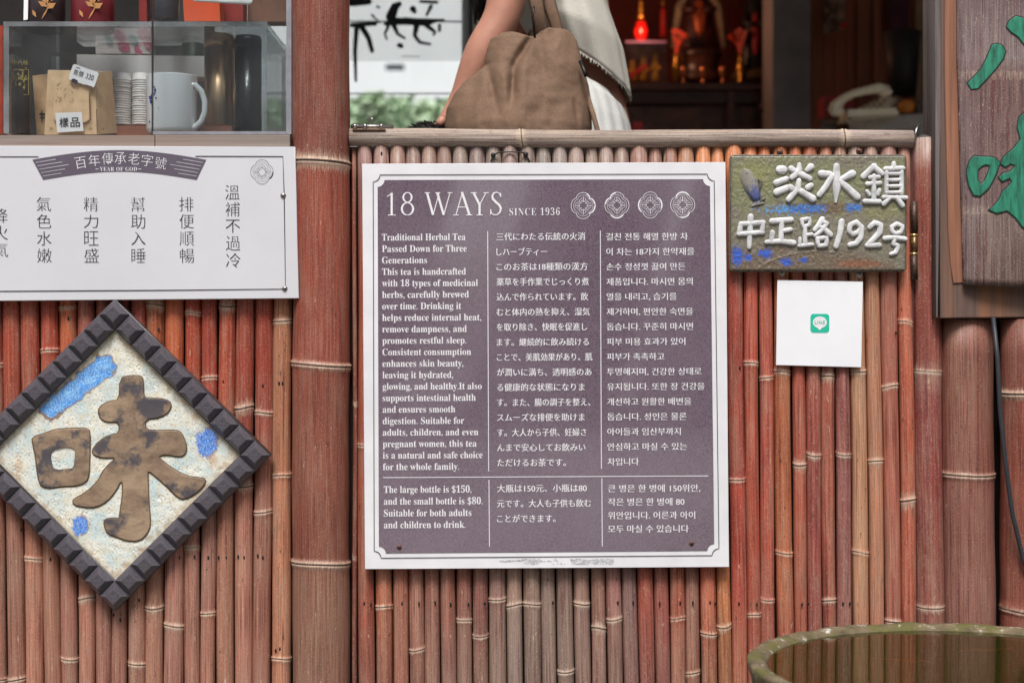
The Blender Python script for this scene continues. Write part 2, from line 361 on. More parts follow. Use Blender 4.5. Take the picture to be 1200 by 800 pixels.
# ------------------------------------------------------------------ bamboo culms
def culm(name, a, b_, ra, rb, nodes_m, colfn, mat, parent, seg=14, bend=.0009, mpp=1/720.0, ridge=1.35, half=False, squash=1.0):
    """a (top) -> b_ (bottom) ; nodes_m = distances (m) from a; colfn(t) -> linear rgb"""
    a = Vector(a); b_ = Vector(b_); L = (b_-a).length; t = (b_-a).normalized()
    u = Vector((0,-1,0)); u = (u-t*u.dot(t)).normalized(); v = t.cross(u)
    ds = set([0.0, L]); k = max(2, int(L/.055))
    for i in range(k+1): ds.add(L*i/k)
    for n_ in nodes_m:
        for o in (-30,-14,-7,-4.5,-3.2,-2.4,-1.8,-1.2,-.6,0,.6,1.2,1.8,2.4,3.2,4.5,7,14,30):
            d = n_+o*mpp
            if 0 < d < L: ds.add(d)
    ds = sorted(ds)
    dd = [ds[0]]
    for d in ds[1:]:
        if d-dd[-1] > 1e-4: dd.append(d)
    nsc = {n_: random.uniform(.62, 1.9) for n_ in nodes_m}
    mb = MB(); ph = random.uniform(0, 9); vs = []; cs = []; nds = []; uvs = []
    tilt = {n_: (random.uniform(-1, 1)*.9, random.uniform(.2, .9), random.uniform(0, 6)) for n_ in nodes_m}
    cuts = sorted(nodes_m); tone = [random.uniform(.86, 1.12) for _ in range(len(cuts)+1)]; warm = [random.uniform(-.05, .12) for _ in range(len(cuts)+1)]
    for d in dd:
        T = d/L; r = ra+(rb-ra)*T
        nd0 = 1e9; nn0 = None
        for n_ in nodes_m:
            q = (d-n_)/mpp
            if abs(q) < abs(nd0): nd0 = q; nn0 = n_
        c = a+t*d+v*(bend*math.sin(d*9+ph)); kk = sum(1 for n_ in cuts if d > n_+1e-6); col = colfn(T)
        tn = tone[kk] if mpp < .00142 else 1; w_ = warm[kk] if mpp < .00142 else 0
        if w_ > 0: col = mix(col, lin((190, 112, 66)), w_)
        col = tuple(x*tn for x in col)
        for s_ in range(seg+1):
            g = 2*math.pi*s_/seg+math.pi
            nd = 40.0; prof = 1.0
            if nn0 is not None and abs(nd0) < 60:
                ta, tb_, tc_ = tilt[nn0]; nd = nd0+ta*math.sin(g)*2.0*(1 if mpp < .00142 else 1.6)+tb_*math.sin(2*g+tc_)
                if abs(nd) < 14: prof += ridge*(.075*math.exp(-((nd+1.6)/1.5)**2)+.05*math.exp(-((nd-1.8)/2.2)**2)-.05*math.exp(-(nd/.5)**2))
            g2 = r*prof*(1+.012*math.sin(d*31+ph))*(1+.012*math.sin(3*g+ph))
            vs.append(c+u*math.cos(g)*g2*squash+v*math.sin(g)*g2); cs.append(col); nds.append(min(40, abs(nd)*(nsc[nn0] if nn0 is not None else 1))); uvs.append((ra*g, d))
    m_ = seg+1
    fs = [(i*m_+k2, i*m_+k2+1, (i+1)*m_+k2+1, (i+1)*m_+k2) for i in range(len(dd)-1) for k2 in range(seg)]
    for i0 in (0, len(dd)-1):
        cc = a+t*dd[i0]; o = len(vs); vs.append(cc); cs.append(tuple(x*.7 for x in colfn(dd[i0]/L))); nds.append(40); uvs.append((0, dd[i0]))
        fs += [(i0*m_+k2+1, i0*m_+k2, o) if i0 == 0 else (i0*m_+k2, i0*m_+k2+1, o) for k2 in range(seg)]
    mb.add(vs, fs, cs, nds, uvs)
    return build(name, mb, mat, parent, smooth=True, fixn=False)
def zpx(z, Y=0): return 400-(z-ZC)*F/(D+Y)
FLOOR_PX = zpx(0.02)
def jit(c, s=.14):
    l_ = sum(c)/3; c = mix(c, (l_*1.12, l_*.98, l_*.93), .06); c = tuple(x*1.0 for x in c)
    k = random.uniform(1-s, 1+s); return tuple(min(1, x*k*random.uniform(1-s*.35, 1+s*.35)) for x in c)
def hue(c, s):  # shift toward orange (+) or plum (-)
    return mix(c, lin((196, 118, 62)) if s > 0 else lin((128, 70, 74)), abs(s))

# left bamboo wall below the display window
wall_l = thing('bamboo_wall', 'wall of slim reddish bamboo culms behind the round-cornered white sign and the diamond tile', 'wall', (-.75, 0, 0))
tl = [-122,-101,-80,-59,-38,-17,4,24.5,47,68.5,91,112,132,153,171,195,216,236,256,276,299,321,342]
bl = [-116,-95,-75,-54,-33,-12,9,30,52,72,92,112,131,150,171,192,216,235,253,275,296,318,341]
nl = {5:[428,795],6:[795],7:[654],8:[411,905],9:[361,772],10:[700],11:[520],12:[480,860],13:[777],14:[357,712],15:[732],16:[367,640],17:[443,718],18:[359,571,880],19:[478,569],20:[484,600],21:[377,557,771]}
b = MB(); b.box((P(-125,0,.03).x, .026, .015), (P(344,0,.03).x, .036, 1.075)); build('dark_gap_sheet', b, simple('dark_backing', (38, 26, 22), .8), wall_l)  # dark sheet added behind the culms so the gaps read dark
for i in range(len(tl)-1):
    wt, wb = tl[i+1]-tl[i], bl[i+1]-bl[i]; y0, y1 = 172, FLOOR_PX
    s_ = (y1-365)/(760-365); xt = (tl[i]+tl[i+1])/2; xb = (bl[i]+bl[i+1])/2
    xT = xt-(xb-xt)*(365-y0)/(760-365); xB = xt+(xb-xt)*s_
    ct = jit(mix(lin((186, 72, 44)), lin((158, 62, 46)), random.random()), .16); cb = jit(lin((170, 116, 96)), .12)
    if i in (14, 15, 9): ct = hue(ct, .4)
    if i == 21: ct = lin((176, 118, 88)); cb = lin((178, 120, 92))
    if i in (5, 10): ct = hue(ct, -.3)
    if i in (12,): cb = hue(cb, -.1)
    def cf(T, ct=ct, cb=cb, i=i):
        y = y0+(y1-y0)*T; return mix(ct, cb, min(1, max(0, (y-440-25*math.sin(i*2.1))/190)))
    yo = random.uniform(-.0016, .0016); fr = random.uniform(.94, 1.0)
    culm('bamboo_culm', P(xT, y0, yo), P(xB, y1, yo), M(wt*.498)*fr, M(wb*.498)*fr, [M(n_-y0) for n_ in nl.get(i, [random.uniform(500, 800)])], cf, BAM, wall_l)

# small dark nail heads along the walls
def nails(parent, pts, Y, name='nail'):
    me = None
    for x, y in pts:
        p = P(x, y, Y)
        if me is None:
            b = MB(); b.ball((0,0,0), (.0016, .0007, .0034), 8, 5); o = build(name, b, BLACKM, parent, True); me = o.data
        else: o = link(name, me, None, parent)
        o.location = p

# big round post
def big_post(label, xs, nodes_px, cols, Y, wpx, y0, y1, name='bamboo_post', squash=1.0, seg=28, mat=None):
    x0, x1 = xs
    o = culm(name, P(x0, y0, Y), P(x1, y1, Y), M(wpx/2, Y), M(wpx/2, Y), [M(n_-y0, Y) for n_ in nodes_px], lambda T: tuple(x*.92 for x in mix(stops(y0+(y1-y0)*T, cols), lin((138, 100, 76)), .24)), mat or BAMP, None, seg=seg, ridge=.85, squash=squash, mpp=M(1, Y)*1.15)
    return tag(o, label, 'post')
big_post('thick red-brown bamboo post standing between the grey sign and the plum menu board', (377.5, 376.5), [192, 428, 658, 900, -120, -420], [(0, lin((138, 62, 52))), (190, lin((134, 64, 54))), (200, lin((160, 66, 48))), (420, lin((156, 68, 54))), (430, lin((150, 72, 58))), (655, lin((140, 78, 64))), (665, lin((150, 104, 86))), (900, lin((150, 110, 92)))], .0, 67, zpx(2.5), FLOOR_PX)

# gate
gate = thing('bamboo_gate', 'low bamboo gate with a grey bamboo top rail, plum menu board hung on it', 'gate', (.2, 0, 0))
tg = [419,437,456,475,494,512,530,549,569,588,608,627,647,666,685,700,719,738,759,776,793,814,833,848,869,887,904,923,940,958,976,992,1010,1029,1050,1067]
bgx = [419,440,460,479,498,516,535,554,573,594,613,634,652,673,692,710,729,748,766,785,803,820,840,857,875,891,909,931,947,964,980,999,1019,1037,1055,1075]
ng = {1:[710],3:[761],6:[726],7:[745],8:[702],9:[708],10:[707],12:[786],13:[707],14:[735],15:[725],19:[724],20:[788],21:[742],22:[734],23:[562],24:[426,720],25:[443,703],26:[436,648],27:[545],28:[534,850],29:[441,703],30:[533],31:[436,647],32:[540],33:[453,728],34:[378,586]}
TOPC = [(430,(150,118,108)),(600,(122,114,108)),(700,(150,138,128)),(770,(140,104,94)),(830,(208,134,82)),(900,(200,112,60)),(960,(184,104,70)),(1000,(150,128,118)),(1055,(150,100,88))]
MIDC = [(425,(168,86,66)),(450,(182,104,74)),(475,(158,92,76)),(500,(154,100,82)),(540,(162,98,80)),(565,(152,86,78)),(590,(146,122,112)),(650,(142,120,108)),(690,(146,112,102)),(715,(158,108,98)),(738,(134,100,98)),(757,(172,76,60)),(775,(160,84,72)),(795,(182,94,68)),(812,(156,104,90)),(830,(188,92,66)),(850,(196,122,74)),(866,(176,74,56)),(883,(184,82,62)),(900,(178,84,66)),(920,(198,110,72)),(939,(180,86,66)),(955,(166,82,72)),(972,(176,92,74)),(989,(156,92,86)),(1008,(200,148,112)),(1028,(180,120,92)),(1046,(172,98,80)),(1065,(190,98,70))]
BOTC = [(425,(160,98,80)),(500,(150,108,94)),(600,(144,124,112)),(720,(146,114,104)),(760,(142,92,84)),(800,(160,108,92)),(850,(176,118,84)),(900,(170,92,78)),(1000,(176,108,90)),(1065,(176,98,80))]
b = MB(); b.box((P(404,0,.03).x, .024, .015), (P(1068,0,.03).x, .034, P(0,170,0).z)); build('dark_gap_sheet', b, MATS['dark_backing'], gate)  # added dark sheet behind the gate, widened to keep the slit by the post dark
for i in range(len(tg)-1):
    wt, wb = tg[i+1]-tg[i], bgx[i+1]-bgx[i]; y0, y1 = 171, FLOOR_PX
    xt = (tg[i]+tg[i+1])/2; xb = (bgx[i]+bgx[i+1])/2; s_ = (y1-178)/(735-178)
    xB = xt+(xb-xt)*s_
    c0 = jit(lin(stops(xt, TOPC)), .08); c1 = jit(lin(stops(xb, MIDC)), .08); c2 = jit(lin(stops(xb, BOTC)), .08)
    def cf(T, c0=c0, c1=c1, c2=c2):
        y = y0+(y1-y0)*T
        return mix(c0, c1, min(1, max(0, (y-190)/120))) if y < 620 else mix(c1, c2, min(1, (y-690)/110) if y > 690 else 0)
    yo = random.uniform(-.0016, .0016); fr = random.uniform(.94, 1.0)
    culm('bamboo_culm', P(xt, y0, yo), P(xB, y1, yo), M(wt*.498)*fr, M(wb*.498)*fr, [M(n_-y0) for n_ in ng.get(i, [random.uniform(300, 600)])], cf, BAM, gate)
culm('side_strip', P(415.5, 173, -.002), P(416, FLOOR_PX, -.002), M(2.6), M(2.8), [M(300), M(480)], lambda T: lin((126, 66, 54)), BAM, gate, seg=8)
b = MB(); b.hexa([P(1063, FLOOR_PX, -.004), P(1071, FLOOR_PX, -.004), P(1071, FLOOR_PX, .02), P(1063, FLOOR_PX, .02), P(1063.5, 172, -.004), P(1070.5, 172, -.004), P(1070.5, 172, .02), P(1063.5, 172, .02)])
build('side_batten', b, simple('dark_red_batten', (96, 50, 44), .6, 0, .3, 60, .0005, stretch=(4,4,.3)), gate)
culm('top_rail', P(410, 161.5, -.006), P(1069, 163, -.006), M(10.6), M(10.2), [M(201), M(577)], lambda T: stops(T, [(0, lin((158, 146, 136))), (.3, lin((168, 155, 143))), (.6, lin((172, 159, 147))), (1, lin((156, 145, 139)))]), BAMG, gate, seg=20, bend=.0011)
nails(gate, [(427,707),(435,708),(447,180),(471,707),(491,707),(510,706),(528,708),(549,708),(568,707),(648,706),(724,706),(742,706),(773,707),(797,706),(812,706),(832,706),(838,707),(866,707),(887,708),(940,708),(947,707),(988,707),(996,707),(1050,390),(867,431)], -.0135)
nails(wall_l, [(25,620),(59,655),(73,637),(112,690),(133,720),(141,726),(163,703),(204,655),(210,653),(228,652),(244,653),(256,653),(265,653),(279,652),(286,653),(302,651),(308,653),(262,447),(284,449),(308,452),(327,449),(331,449),(323,762),(328,760),(80,373),(186,386)], -.0135)
# latch bolt and hinge on the gate
b = MB(); b.hexa([P(413,152.6,-.022), P(452,152.6,-.022), P(452,152.6,.004), P(413,152.6,.004), P(413,151.4,-.022), P(452,151.4,-.022), P(452,151.4,.004), P(413,151.4,.004)])
bolt = build('bolt_plate', b, simple('brassy_plate', (150, 120, 98), .35, .8), gate)
b = MB(); b.tube([P(411, 148, -.012), P(461, 148.5, -.012)], M(2.2), 10); b.tube([P(434, 147, -.012), P(436, 141, -.016)], M(1.2), 8); b.ball(P(436, 140.2, -.016), M(2.6)); build('bolt_rod', b, STEEL, bolt, True)
b = MB()
for x in (416, 428, 447): b.tube([P(x-2.5, 148.2, -.012), P(x+2.5, 148.2, -.012)], M(3.4), 10)
build('bolt_bracket', b, STEEL, bolt, True)
b = MB(); b.tube([P(1071, 248, -.012), P(1072, 328, -.012)], M(3.1), 12)
hinge = build('hinge', b, simple('aged_hinge_steel', (92, 70, 60), .5, .5, .4, 300), gate, True)
for y0_, y1_ in ((236, 274), (277, 296), (299, 328)):
    b = MB(); b.tube([P(1071, y0_, -.012), P(1071.6, y1_, -.012)], M(4.1), 12); build('hinge_knuckle', b, simple('aged_brass', (138, 108, 74), .4, .7, .5, 400) if y0_ == 277 else MATS['aged_hinge_steel'], hinge, True)
for yy in (275.5, 297.5):
    b = MB(); b.tube([P(1071, yy-1.3, -.012), P(1071, yy+1.3, -.012)], M(4.5), 12); build('hinge_washer', b, simple('bright_brass', (214, 186, 128), .3, .7), hinge, True)
b = MB()
b.tube([P(578, 182, -.016), P(585, 178.5, -.017), P(600, 178, -.017), P(614, 179, -.017), P(618, 184, -.016)], M(.9), 6)
b.tube([P(578, 182, -.016), P(575, 190, -.018)], M(.9), 6); b.tube([P(617, 182, -.016), P(621, 190, -.018)], M(.9), 6)
b.ball(P(578, 182, -.016), M(3)); b.ball(P(616, 181, -.016), M(3)); build('hanging_wire', b, BLACKM, gate, True)

# hinge post (split bamboo), wide posts right
PC = [(160, lin((170, 160, 152))), (185, lin((156, 100, 92))), (230, lin((134, 62, 56))), (420, lin((140, 74, 68))), (436, lin((160, 120, 108))), (470, lin((128, 62, 60))), (640, lin((132, 66, 60))), (715, lin((150, 92, 80))), (900, lin((150, 92, 80)))]
hp = thing('hinge_post', 'narrow dark red bamboo post carrying the gate hinge, capped with grey metal', 'post', P(1088, FLOOR_PX))
culm('post_culm', P(1083.5, 163, .012), P(1091, FLOOR_PX, .012), M(17.5), M(16.5), [M(437-163), M(713-163)], lambda T: stops(163+(FLOOR_PX-163)*T, PC), BAM, hp, seg=22, ridge=.4, squash=1.1)
b = MB(); b.lathe(P(1083, 164, .008), [(M(14), -M(2.5)), (M(14.5), 0), (M(12), M(2)), (M(6), M(5)), (M(5.2), M(5.5))], 16); build('metal_cap', b, simple('dull_zinc', (120, 118, 116), .5, .6, .4, 120, .001), hp, True)
b = MB(); b.tube([P(1071, 166, -.012), P(1074, 152, -.01), P(1077, 146, 0)], M(2), 8); build('catch_rod', b, STEEL, hp, True)
big_post('broad weathered pinkish bamboo post under the carved sign, left of the black cable', (1132.5, 1136), [556, 820], [(350, lin((140, 88, 76))), (550, lin((148, 88, 78))), (560, lin((150, 92, 84))), (900, lin((150, 104, 94)))], .01, 61, 374, FLOOR_PX, squash=.85)
big_post('red bamboo post at the right edge, behind the dangling black cable', (1206, 1208), [461, 715], [(350, lin((130, 74, 66))), (455, lin((134, 58, 50))), (470, lin((140, 62, 52))), (900, lin((150, 74, 60)))], .0, 68, 374, FLOOR_PX, squash=.9)
big_post('red bamboo post beyond the right edge next to the water jar', (1275, 1277), [520, 760], [(350, lin((130, 74, 66))), (900, lin((150, 74, 60)))], .0, 66, 374, FLOOR_PX, squash=.9)
b = MB(); b.box((P(1100,0,.08).x, .06, .015), (P(1360,0,.08).x, .075, 2.04)); struct('dark_wall_behind_posts', b, MATS['dark_backing'])
b = MB(); b.tube([P(1164, 372, -.035), P(1169, 420, -.045), P(1172, 480, -.05), P(1178, 540, -.05), P(1186, 600, -.048), P(1199, 655, -.046), P(1216, 700, -.045), P(1230, 760, -.045), P(1238, FLOOR_PX-10, -.045)], M(2.6), 10)
tag(build('cable', b, simple('black_rubber', (50, 51, 57), .5, 0, .15, 80), smooth=True), 'black rubber cable hanging in a loose curve in front of the right bamboo posts', 'cable')

# ------------------------------------------------------------------ carved wooden sign at the right
FR = wood_mat('frame_wood', (84, 66, 60), (118, 90, 76), (140, 94, 66), .55)
ws = thing('hanging_wooden_sign', 'weathered wooden board with a bamboo slab carved with green painted characters', 'sign', P(1180, 372, -.03))
shape('backing_plank', [[(1106,-330),(1112,-330),(1340,-330),(1340,371),(1200,372),(1101,373),(1101,200)]], -.035, .035, .002, FR, ws)
shape('edge_strip', [[(1097,-330),(1103,-330),(1102.5,150),(1099.5,372),(1096.5,372),(1095.5,100)]], -.038, .05, .0015, wood_mat('grey_edge_wood', (84, 76, 76), (122, 112, 108)), ws)
shape('trim_strip', [[(1108,-330),(1126,-330),(1126.5,90),(1131,250),(1133,331),(1117,332),(1114,310),(1111,270),(1109,180),(1107,95)]], -.0375, .0025, .001, wood_mat('orange_trim_wood', (128, 84, 64), (164, 112, 84), (98, 70, 60), .9), ws)
# bamboo slab: convex grid
def slab():
    mb = MB(); nx, ny = 16, 80; vs = []; cs = []; nds = []; uvs = []
    nodes_ = [-210, 88, 247]
    for j in range(ny+1):
        y = -330+(663)*j/ny
        if j == ny: y = 333
        xl = stops(y, [(-330, (1122,)), (80, (1122.5,)), (92, (1123.5,)), (247, (1127.5,)), (333, (1130,))])[0]; xr = 1312
        for i in range(nx+1):
            t = i/nx; x = xl+(xr-xl)*t
            yy = y+3*math.sin(t*3.0)-(0 if j < ny else (-2.5*t)); nd = min(((yy+(-7*t if n_ == 88 else 0))-n_+(0) for n_ in nodes_), key=abs)
            p = P(x, yy, -.046); p.y -= .016*math.sin(math.pi*min(max(t, 0.0), 1))**.6 + .0028*math.exp(-(nd/2.2)**2)
            vs.append(p); c = stops(yy, [(0, lin((112, 92, 94))), (70, lin((136, 120, 118))), (90, lin((112, 82, 80))), (240, lin((106, 84, 84))), (255, lin((122, 106, 100))), (333, lin((102, 80, 74)))])
            cs.append(mix(c, lin((140, 122, 122)), max(0, .5-t*2.5)) if t < .2 else c); nds.append(min(40, abs(nd)*1.15)); uvs.append((x/720, yy/720))
    m_ = nx+1; fs = [(j*m_+i, (j+1)*m_+i, (j+1)*m_+i+1, j*m_+i+1) for j in range(ny) for i in range(nx)]
    # thickness: back skin
    o = len(vs); back = []
    for v, c, n_, u_ in list(zip(vs, cs, nds, uvs)): q = Vector(v); q.y += .012; back.append(q)
    vs2 = vs+back; fs2 = fs+[tuple(o+k for k in reversed(f)) for f in fs]
    rim = [i for i in range(m_)]+[j*m_+nx for j in range(1, ny+1)]+[ny*m_+i for i in range(nx-1, -1, -1)]+[j*m_ for j in range(ny-1, 0, -1)]
    for a_, b2 in zip(rim, rim[1:]+rim[:1]): fs2.append((a_, b2, o+b2, o+a_))
    mb.add(vs2, fs2, cs*2, nds*2, uvs*2); return mb
SLABM = bamboo_mat('bamboo_slab_old', rough=.7, weather=.2, fibre=1.5, band=.45)
build('bamboo_slab', slab(), SLABM, ws, True)
def on_slab(x): # depth of slab surface at px x
    t = (x-1126)/(1312-1126); return -.046-.016*math.sin(math.pi*min(max(t, 0), 1))**.6
GREEN = simple('green_paint', (44, 134, 106), .5, 0, .30, 60, .0012, stretch=(3, 1, .5))
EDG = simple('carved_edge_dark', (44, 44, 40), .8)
def carve(loops, name='carved_character'):
    cu_name = name
    o = shape(cu_name, loops, 0, .003, .0008, GREEN, ws, res=1)
    b_ = bmesh.new(); b_.from_mesh(o.data)
    bmesh.ops.triangulate(b_, faces=b_.faces)
    for _ in range(3):
        bmesh.ops.subdivide_edges(b_, edges=[e for e in b_.edges if e.calc_length() > .012], cuts=1)
        bmesh.ops.triangulate(b_, faces=[f for f in b_.faces if len(f.verts) > 3])
    for v in b_.verts:
        px = 600+v.co.x*F/D; yo = on_slab(px); k = (D+yo)/D
        v.co.x *= k; v.co.z = ZC+(v.co.z-ZC)*k; v.co.y += yo-.0016
    b_.to_mesh(o.data); b_.free()
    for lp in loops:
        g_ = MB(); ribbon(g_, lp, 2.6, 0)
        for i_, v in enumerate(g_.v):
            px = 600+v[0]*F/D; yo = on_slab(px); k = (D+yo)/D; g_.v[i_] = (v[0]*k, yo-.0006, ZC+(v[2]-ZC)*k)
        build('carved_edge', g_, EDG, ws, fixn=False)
    return o
def groove(loops):
    pass
carve([[(1162.5,53),(1168,51.5),(1173.8,53),(1178,60),(1175.6,69),(1166,82),(1155,94),(1145.6,104),(1138,105),(1133.4,97.5),(1143.8,88),(1150,80),(1155,71),(1159,61)]])
carve([[(1179.4,32),(1182,26),(1185,22.5),(1190.6,19.3),(1200,21.6),(1212,32),(1222,60),(1240,85),(1232,96),(1216,78),(1206,60),(1200,52.5),(1192.5,43),(1185,38.4)]])
carve([[(1136,189),(1141,183),(1151,184),(1160,184),(1166.6,185.7),(1171.6,190.8),(1168,201),(1163,212),(1158,221),(1148,230),(1141,229),(1135.5,217.7),(1133,205),(1133,199)], [(1146,199),(1150,195),(1155,193),(1160,194),(1158,203),(1154,211),(1149.7,216),(1145,211)]])
carve([[(1225,112),(1205,128),(1194,138),(1192,150),(1196,163),(1188,174),(1176,184),(1172,192),(1178,196),(1184,192),(1190,194),(1184,201),(1176,203),(1170,208),(1174,213),(1183,209),(1186,213),(1180,220),(1174,225),(1172,232),(1166,240),(1158,246),(1168,250),(1180,247),(1190,255),(1198,266),(1213,276),(1240,272),(1250,140)]])
shape('weathered_crack', [[(1128,89),(1150,84),(1180,78.5),(1200,77),(1200,78),(1180,79.7),(1150,85.6),(1128,90.4)]], -.0585, .002, .0003, simple('crack_dark', (50, 36, 36), .8), ws) if False else None
# window jamb (pale strip beside the wooden sign)
shape('window_jamb', [[(1090.5,-330),(1096,-330),(1096,161),(1091,161)]], -.01, .05, .001, simple('pale_jamb', (172, 160, 156), .6, 0, .15, 30, 0, (4,4,.5)))
tag(bpy.data.objects['window_jamb'], 'thin pale window jamb running down the left side of the carved wooden sign', 'window frame')

# ------------------------------------------------------------------ plum menu board
YB = -.030
board = thing('menu_board', 'large plum and white board headed 18 WAYS, three columns of text, on the gate', 'sign', P(640, 666, YB))
shape('board_panel', [[(424.5,192),(850,190),(854.5,664),(427.5,666.5)]], YB, .008, .0006, WHITEP, board)
def notch(x0, y0, x1, y1, x2, y2, x3, y3, r):
    """TL, TR, BR, BL with concave quarter-circle corners"""
    pts = []
    for cx, cy, a0 in ((x0, y0, 0), (x1, y1, 1), (x2, y2, 2), (x3, y3, 3)):
        seq = []
        for k in range(9):
            g = math.pi/2*k/8
            # arcs centred at the corner
            if a0 == 0: seq.append((cx+r*math.sin(g), cy+r*math.cos(g)))
            if a0 == 1: seq.append((cx-r*math.cos(g), cy+r*math.sin(g)))
            if a0 == 2: seq.append((cx-r*math.sin(g), cy-r*math.cos(g)))
            if a0 == 3: seq.append((cx+r*math.cos(g), cy-r*math.sin(g)))
        pts += seq
    return pts
def panel_mat():
    m_, nt, b_ = nodes('plum_print_panel')
    tc = nn(nt, 'ShaderNodeTexCoord'); n1 = nn(nt, 'ShaderNodeTexNoise', Scale=620.0, Detail=3.0); n2 = nn(nt, 'ShaderNodeTexNoise', Scale=5.0, Detail=4.0)
    nt.links.new(tc.outputs['Object'], n1.inputs[0]); nt.links.new(tc.outputs['Object'], n2.inputs[0])
    c = mixc(nt, rng(nt, n1.outputs[0], .3, .7), lin((80, 64, 76)), lin((134, 116, 130))); c = mixc(nt, rng(nt, n2.outputs[0], .4, .65, 0, .35), c, lin((132, 118, 130)))
    nt.links.new(c, b_.inputs['Base Color']); nt.links.new(rng(nt, n2.outputs[0], .35, .65, .30, .42), b_.inputs['Roughness']); b_.inputs['Coat Weight'].default_value = 1; b_.inputs['Coat IOR'].default_value = 2.05; b_.inputs['Coat Roughness'].default_value = .05; return m_
inner = notch(442.5, 211, 832, 210, 837, 644.5, 444, 647.5, 8)
shape('plum_panel', [inner], YB-.0012, .001, 0, panel_mat(), board)
outl = notch(437.3, 205, 837, 204, 842.5, 650.5, 438.5, 653.5, 8)
b = MB(); ribbon(b, outl, .9, YB-.0009); build('border_line', b, INKK, board, fixn=False)
YT = YB-.0018
b = MB()
for (xa, ya, xb, yb) in ((571.5, 271, 572.6, 552), (573, 562, 573.6, 640), (703.5, 270, 704.8, 549), (705.3, 560, 705.8, 640), (449, 559.3, 830, 557.3)):
    ribbon(b, [(xa, ya), (xb, yb)], .9, YT, False)
build('divider_line', b, INKW, board, fixn=False)
# serif alphabet from the mathematical bold block
def mb_serif(s):
    o = ''
    for ch in s:
        if 'A' <= ch <= 'Z': o += chr(0x1D400+ord(ch)-65)
        elif 'a' <= ch <= 'z': o += chr(0x1D41A+ord(ch)-97)
        elif '0' <= ch <= '9': o += chr(0x1D7CE+ord(ch)-48)
        else: o += ch
    return o
EN = ["Traditional Herbal Tea","Passed Down for Three","Generations","This tea is handcrafted","with 18 types of medicinal","herbs, carefully brewed","over time. Drinking it","helps reduce internal heat,","remove dampness, and","promotes restful sleep.","Consistent consumption","enhances skin beauty,","leaving it hydrated,","glowing, and healthy.It also","supports intestinal health","and ensures smooth","digestion. Suitable for","adults, children, and even","pregnant women, this tea","is a natural and safe choice","for the whole family."]
EX = [545.5,547,500.5,546,560,549.5,540.5,564,547,546.5,552,543,531,564.5,557.5,533.5,544,560.5,558.5,565.5,538]
for i, s_ in enumerate(EN):
    b = MB(); put_text(b, mb_serif(s_), 447.5+i*.06, 277.8+i*13.43, 11.6, YT, x1=EX[i]); build('text_line', b, INKW, board, fixn=False)
for i, (s_, xe) in enumerate((("The large bottle is $150,", 552.5), ("and the small bottle is $80.", 565.5), ("Suitable for both adults", 552.5), ("and children to drink.", 545.5))):
    b = MB(); put_text(b, mb_serif(s_), 449.8, 573+i*13.8, 11.8, YT, x1=xe); build('text_line', b, INKW, board, fixn=False)
JP = ["三代にわたる伝統の火消","しハーブティー","このお茶は18種類の漢方","薬草を手作業でじっくり煮","込んで作られています。飲","むと体内の熱を抑え、湿気","を取り除き、快眠を促進し","ます。継続的に飲み続ける","ことで、美肌効果があり、肌","が潤いに満ち、透明感のあ","る健康的な状態になりま","す。また、腸の調子を整え、","スムーズな排便を助けま","す。大人から子供、妊婦さ","んまで安心してお飲みい","ただけるお茶です。"]
JX = [685.6,641,688.5,690,689,691,688,690,694,693,685,691.6,685,687,686,663]
KO = ["걸친 전통 해열 한방 차","이 차는 18가지 한약재를","손수 정성껏 끓여 만든","제품입니다. 마시면 몸의","열을 내리고, 습기를","제거하며, 편안한 숙면을","돕습니다. 꾸준히 마시면","피부 미용 효과가 있어","피부가 촉촉하고","투명해지며, 건강한 상태로","유지됩니다. 또한 장 건강을","개선하고 원활한 배변을","돕습니다. 성인은 물론","아이들과 임산부까지","안심하고 마실 수 있는","차입니다"]
KX = [806,813.5,803,811.6,792.8,812,812,803,778.4,822,825.6,810,804.4,797.6,805,748.6]
for i in range(16):
    b = MB(); put_text(b, JP[i], 581.8+i*.07, 277.6+i*17.63, 10.0, YT, x1=JX[i], offset=0 if '業' in JP[i] else -.004, mincho=.014 if '業' in JP[i] else .018); build('text_line', b, INKW, board, fixn=False)
    b = MB(); put_text(b, KO[i], 710.5+i*.1, 277.6+i*17.55, 9.6, YT, x1=KX[i], offset=-.004, mincho=.018); build('text_line', b, INKW, board, fixn=False)
for i, (s_, xe) in enumerate((("大瓶は150元、小瓶は80", 687.5), ("元です。大人も子供も飲む", 692.5), ("ことができます。", 651))):
    b = MB(); put_text(b, s_, 582.6, 572.2+i*17.7, 10.0, YT, x1=xe, offset=-.004, mincho=.018); build('text_line', b, INKW, board, fixn=False)
for i, (s_, xe) in enumerate((("큰 병은 한 병에 150위안,", 820.5), ("작은 병은 한 병에 80", 802), ("위안입니다. 어른과 아이", 814.5), ("모두 마실 수 있습니다", 807))):
    b = MB(); put_text(b, s_, 712.6, 572.2+i*15.8, 9.8, YT, x1=xe, offset=-.004, mincho=.018); build('text_line', b, INKW, board, fixn=False)
b = MB(); put_text(b, mb_serif("SINCE 1936"), 0, 0, 10, YT, fit=(597, 243.4, 656, 252.3), offset=-.012, spacing=1.15); build('text_line', b, INKW, board, fixn=False)
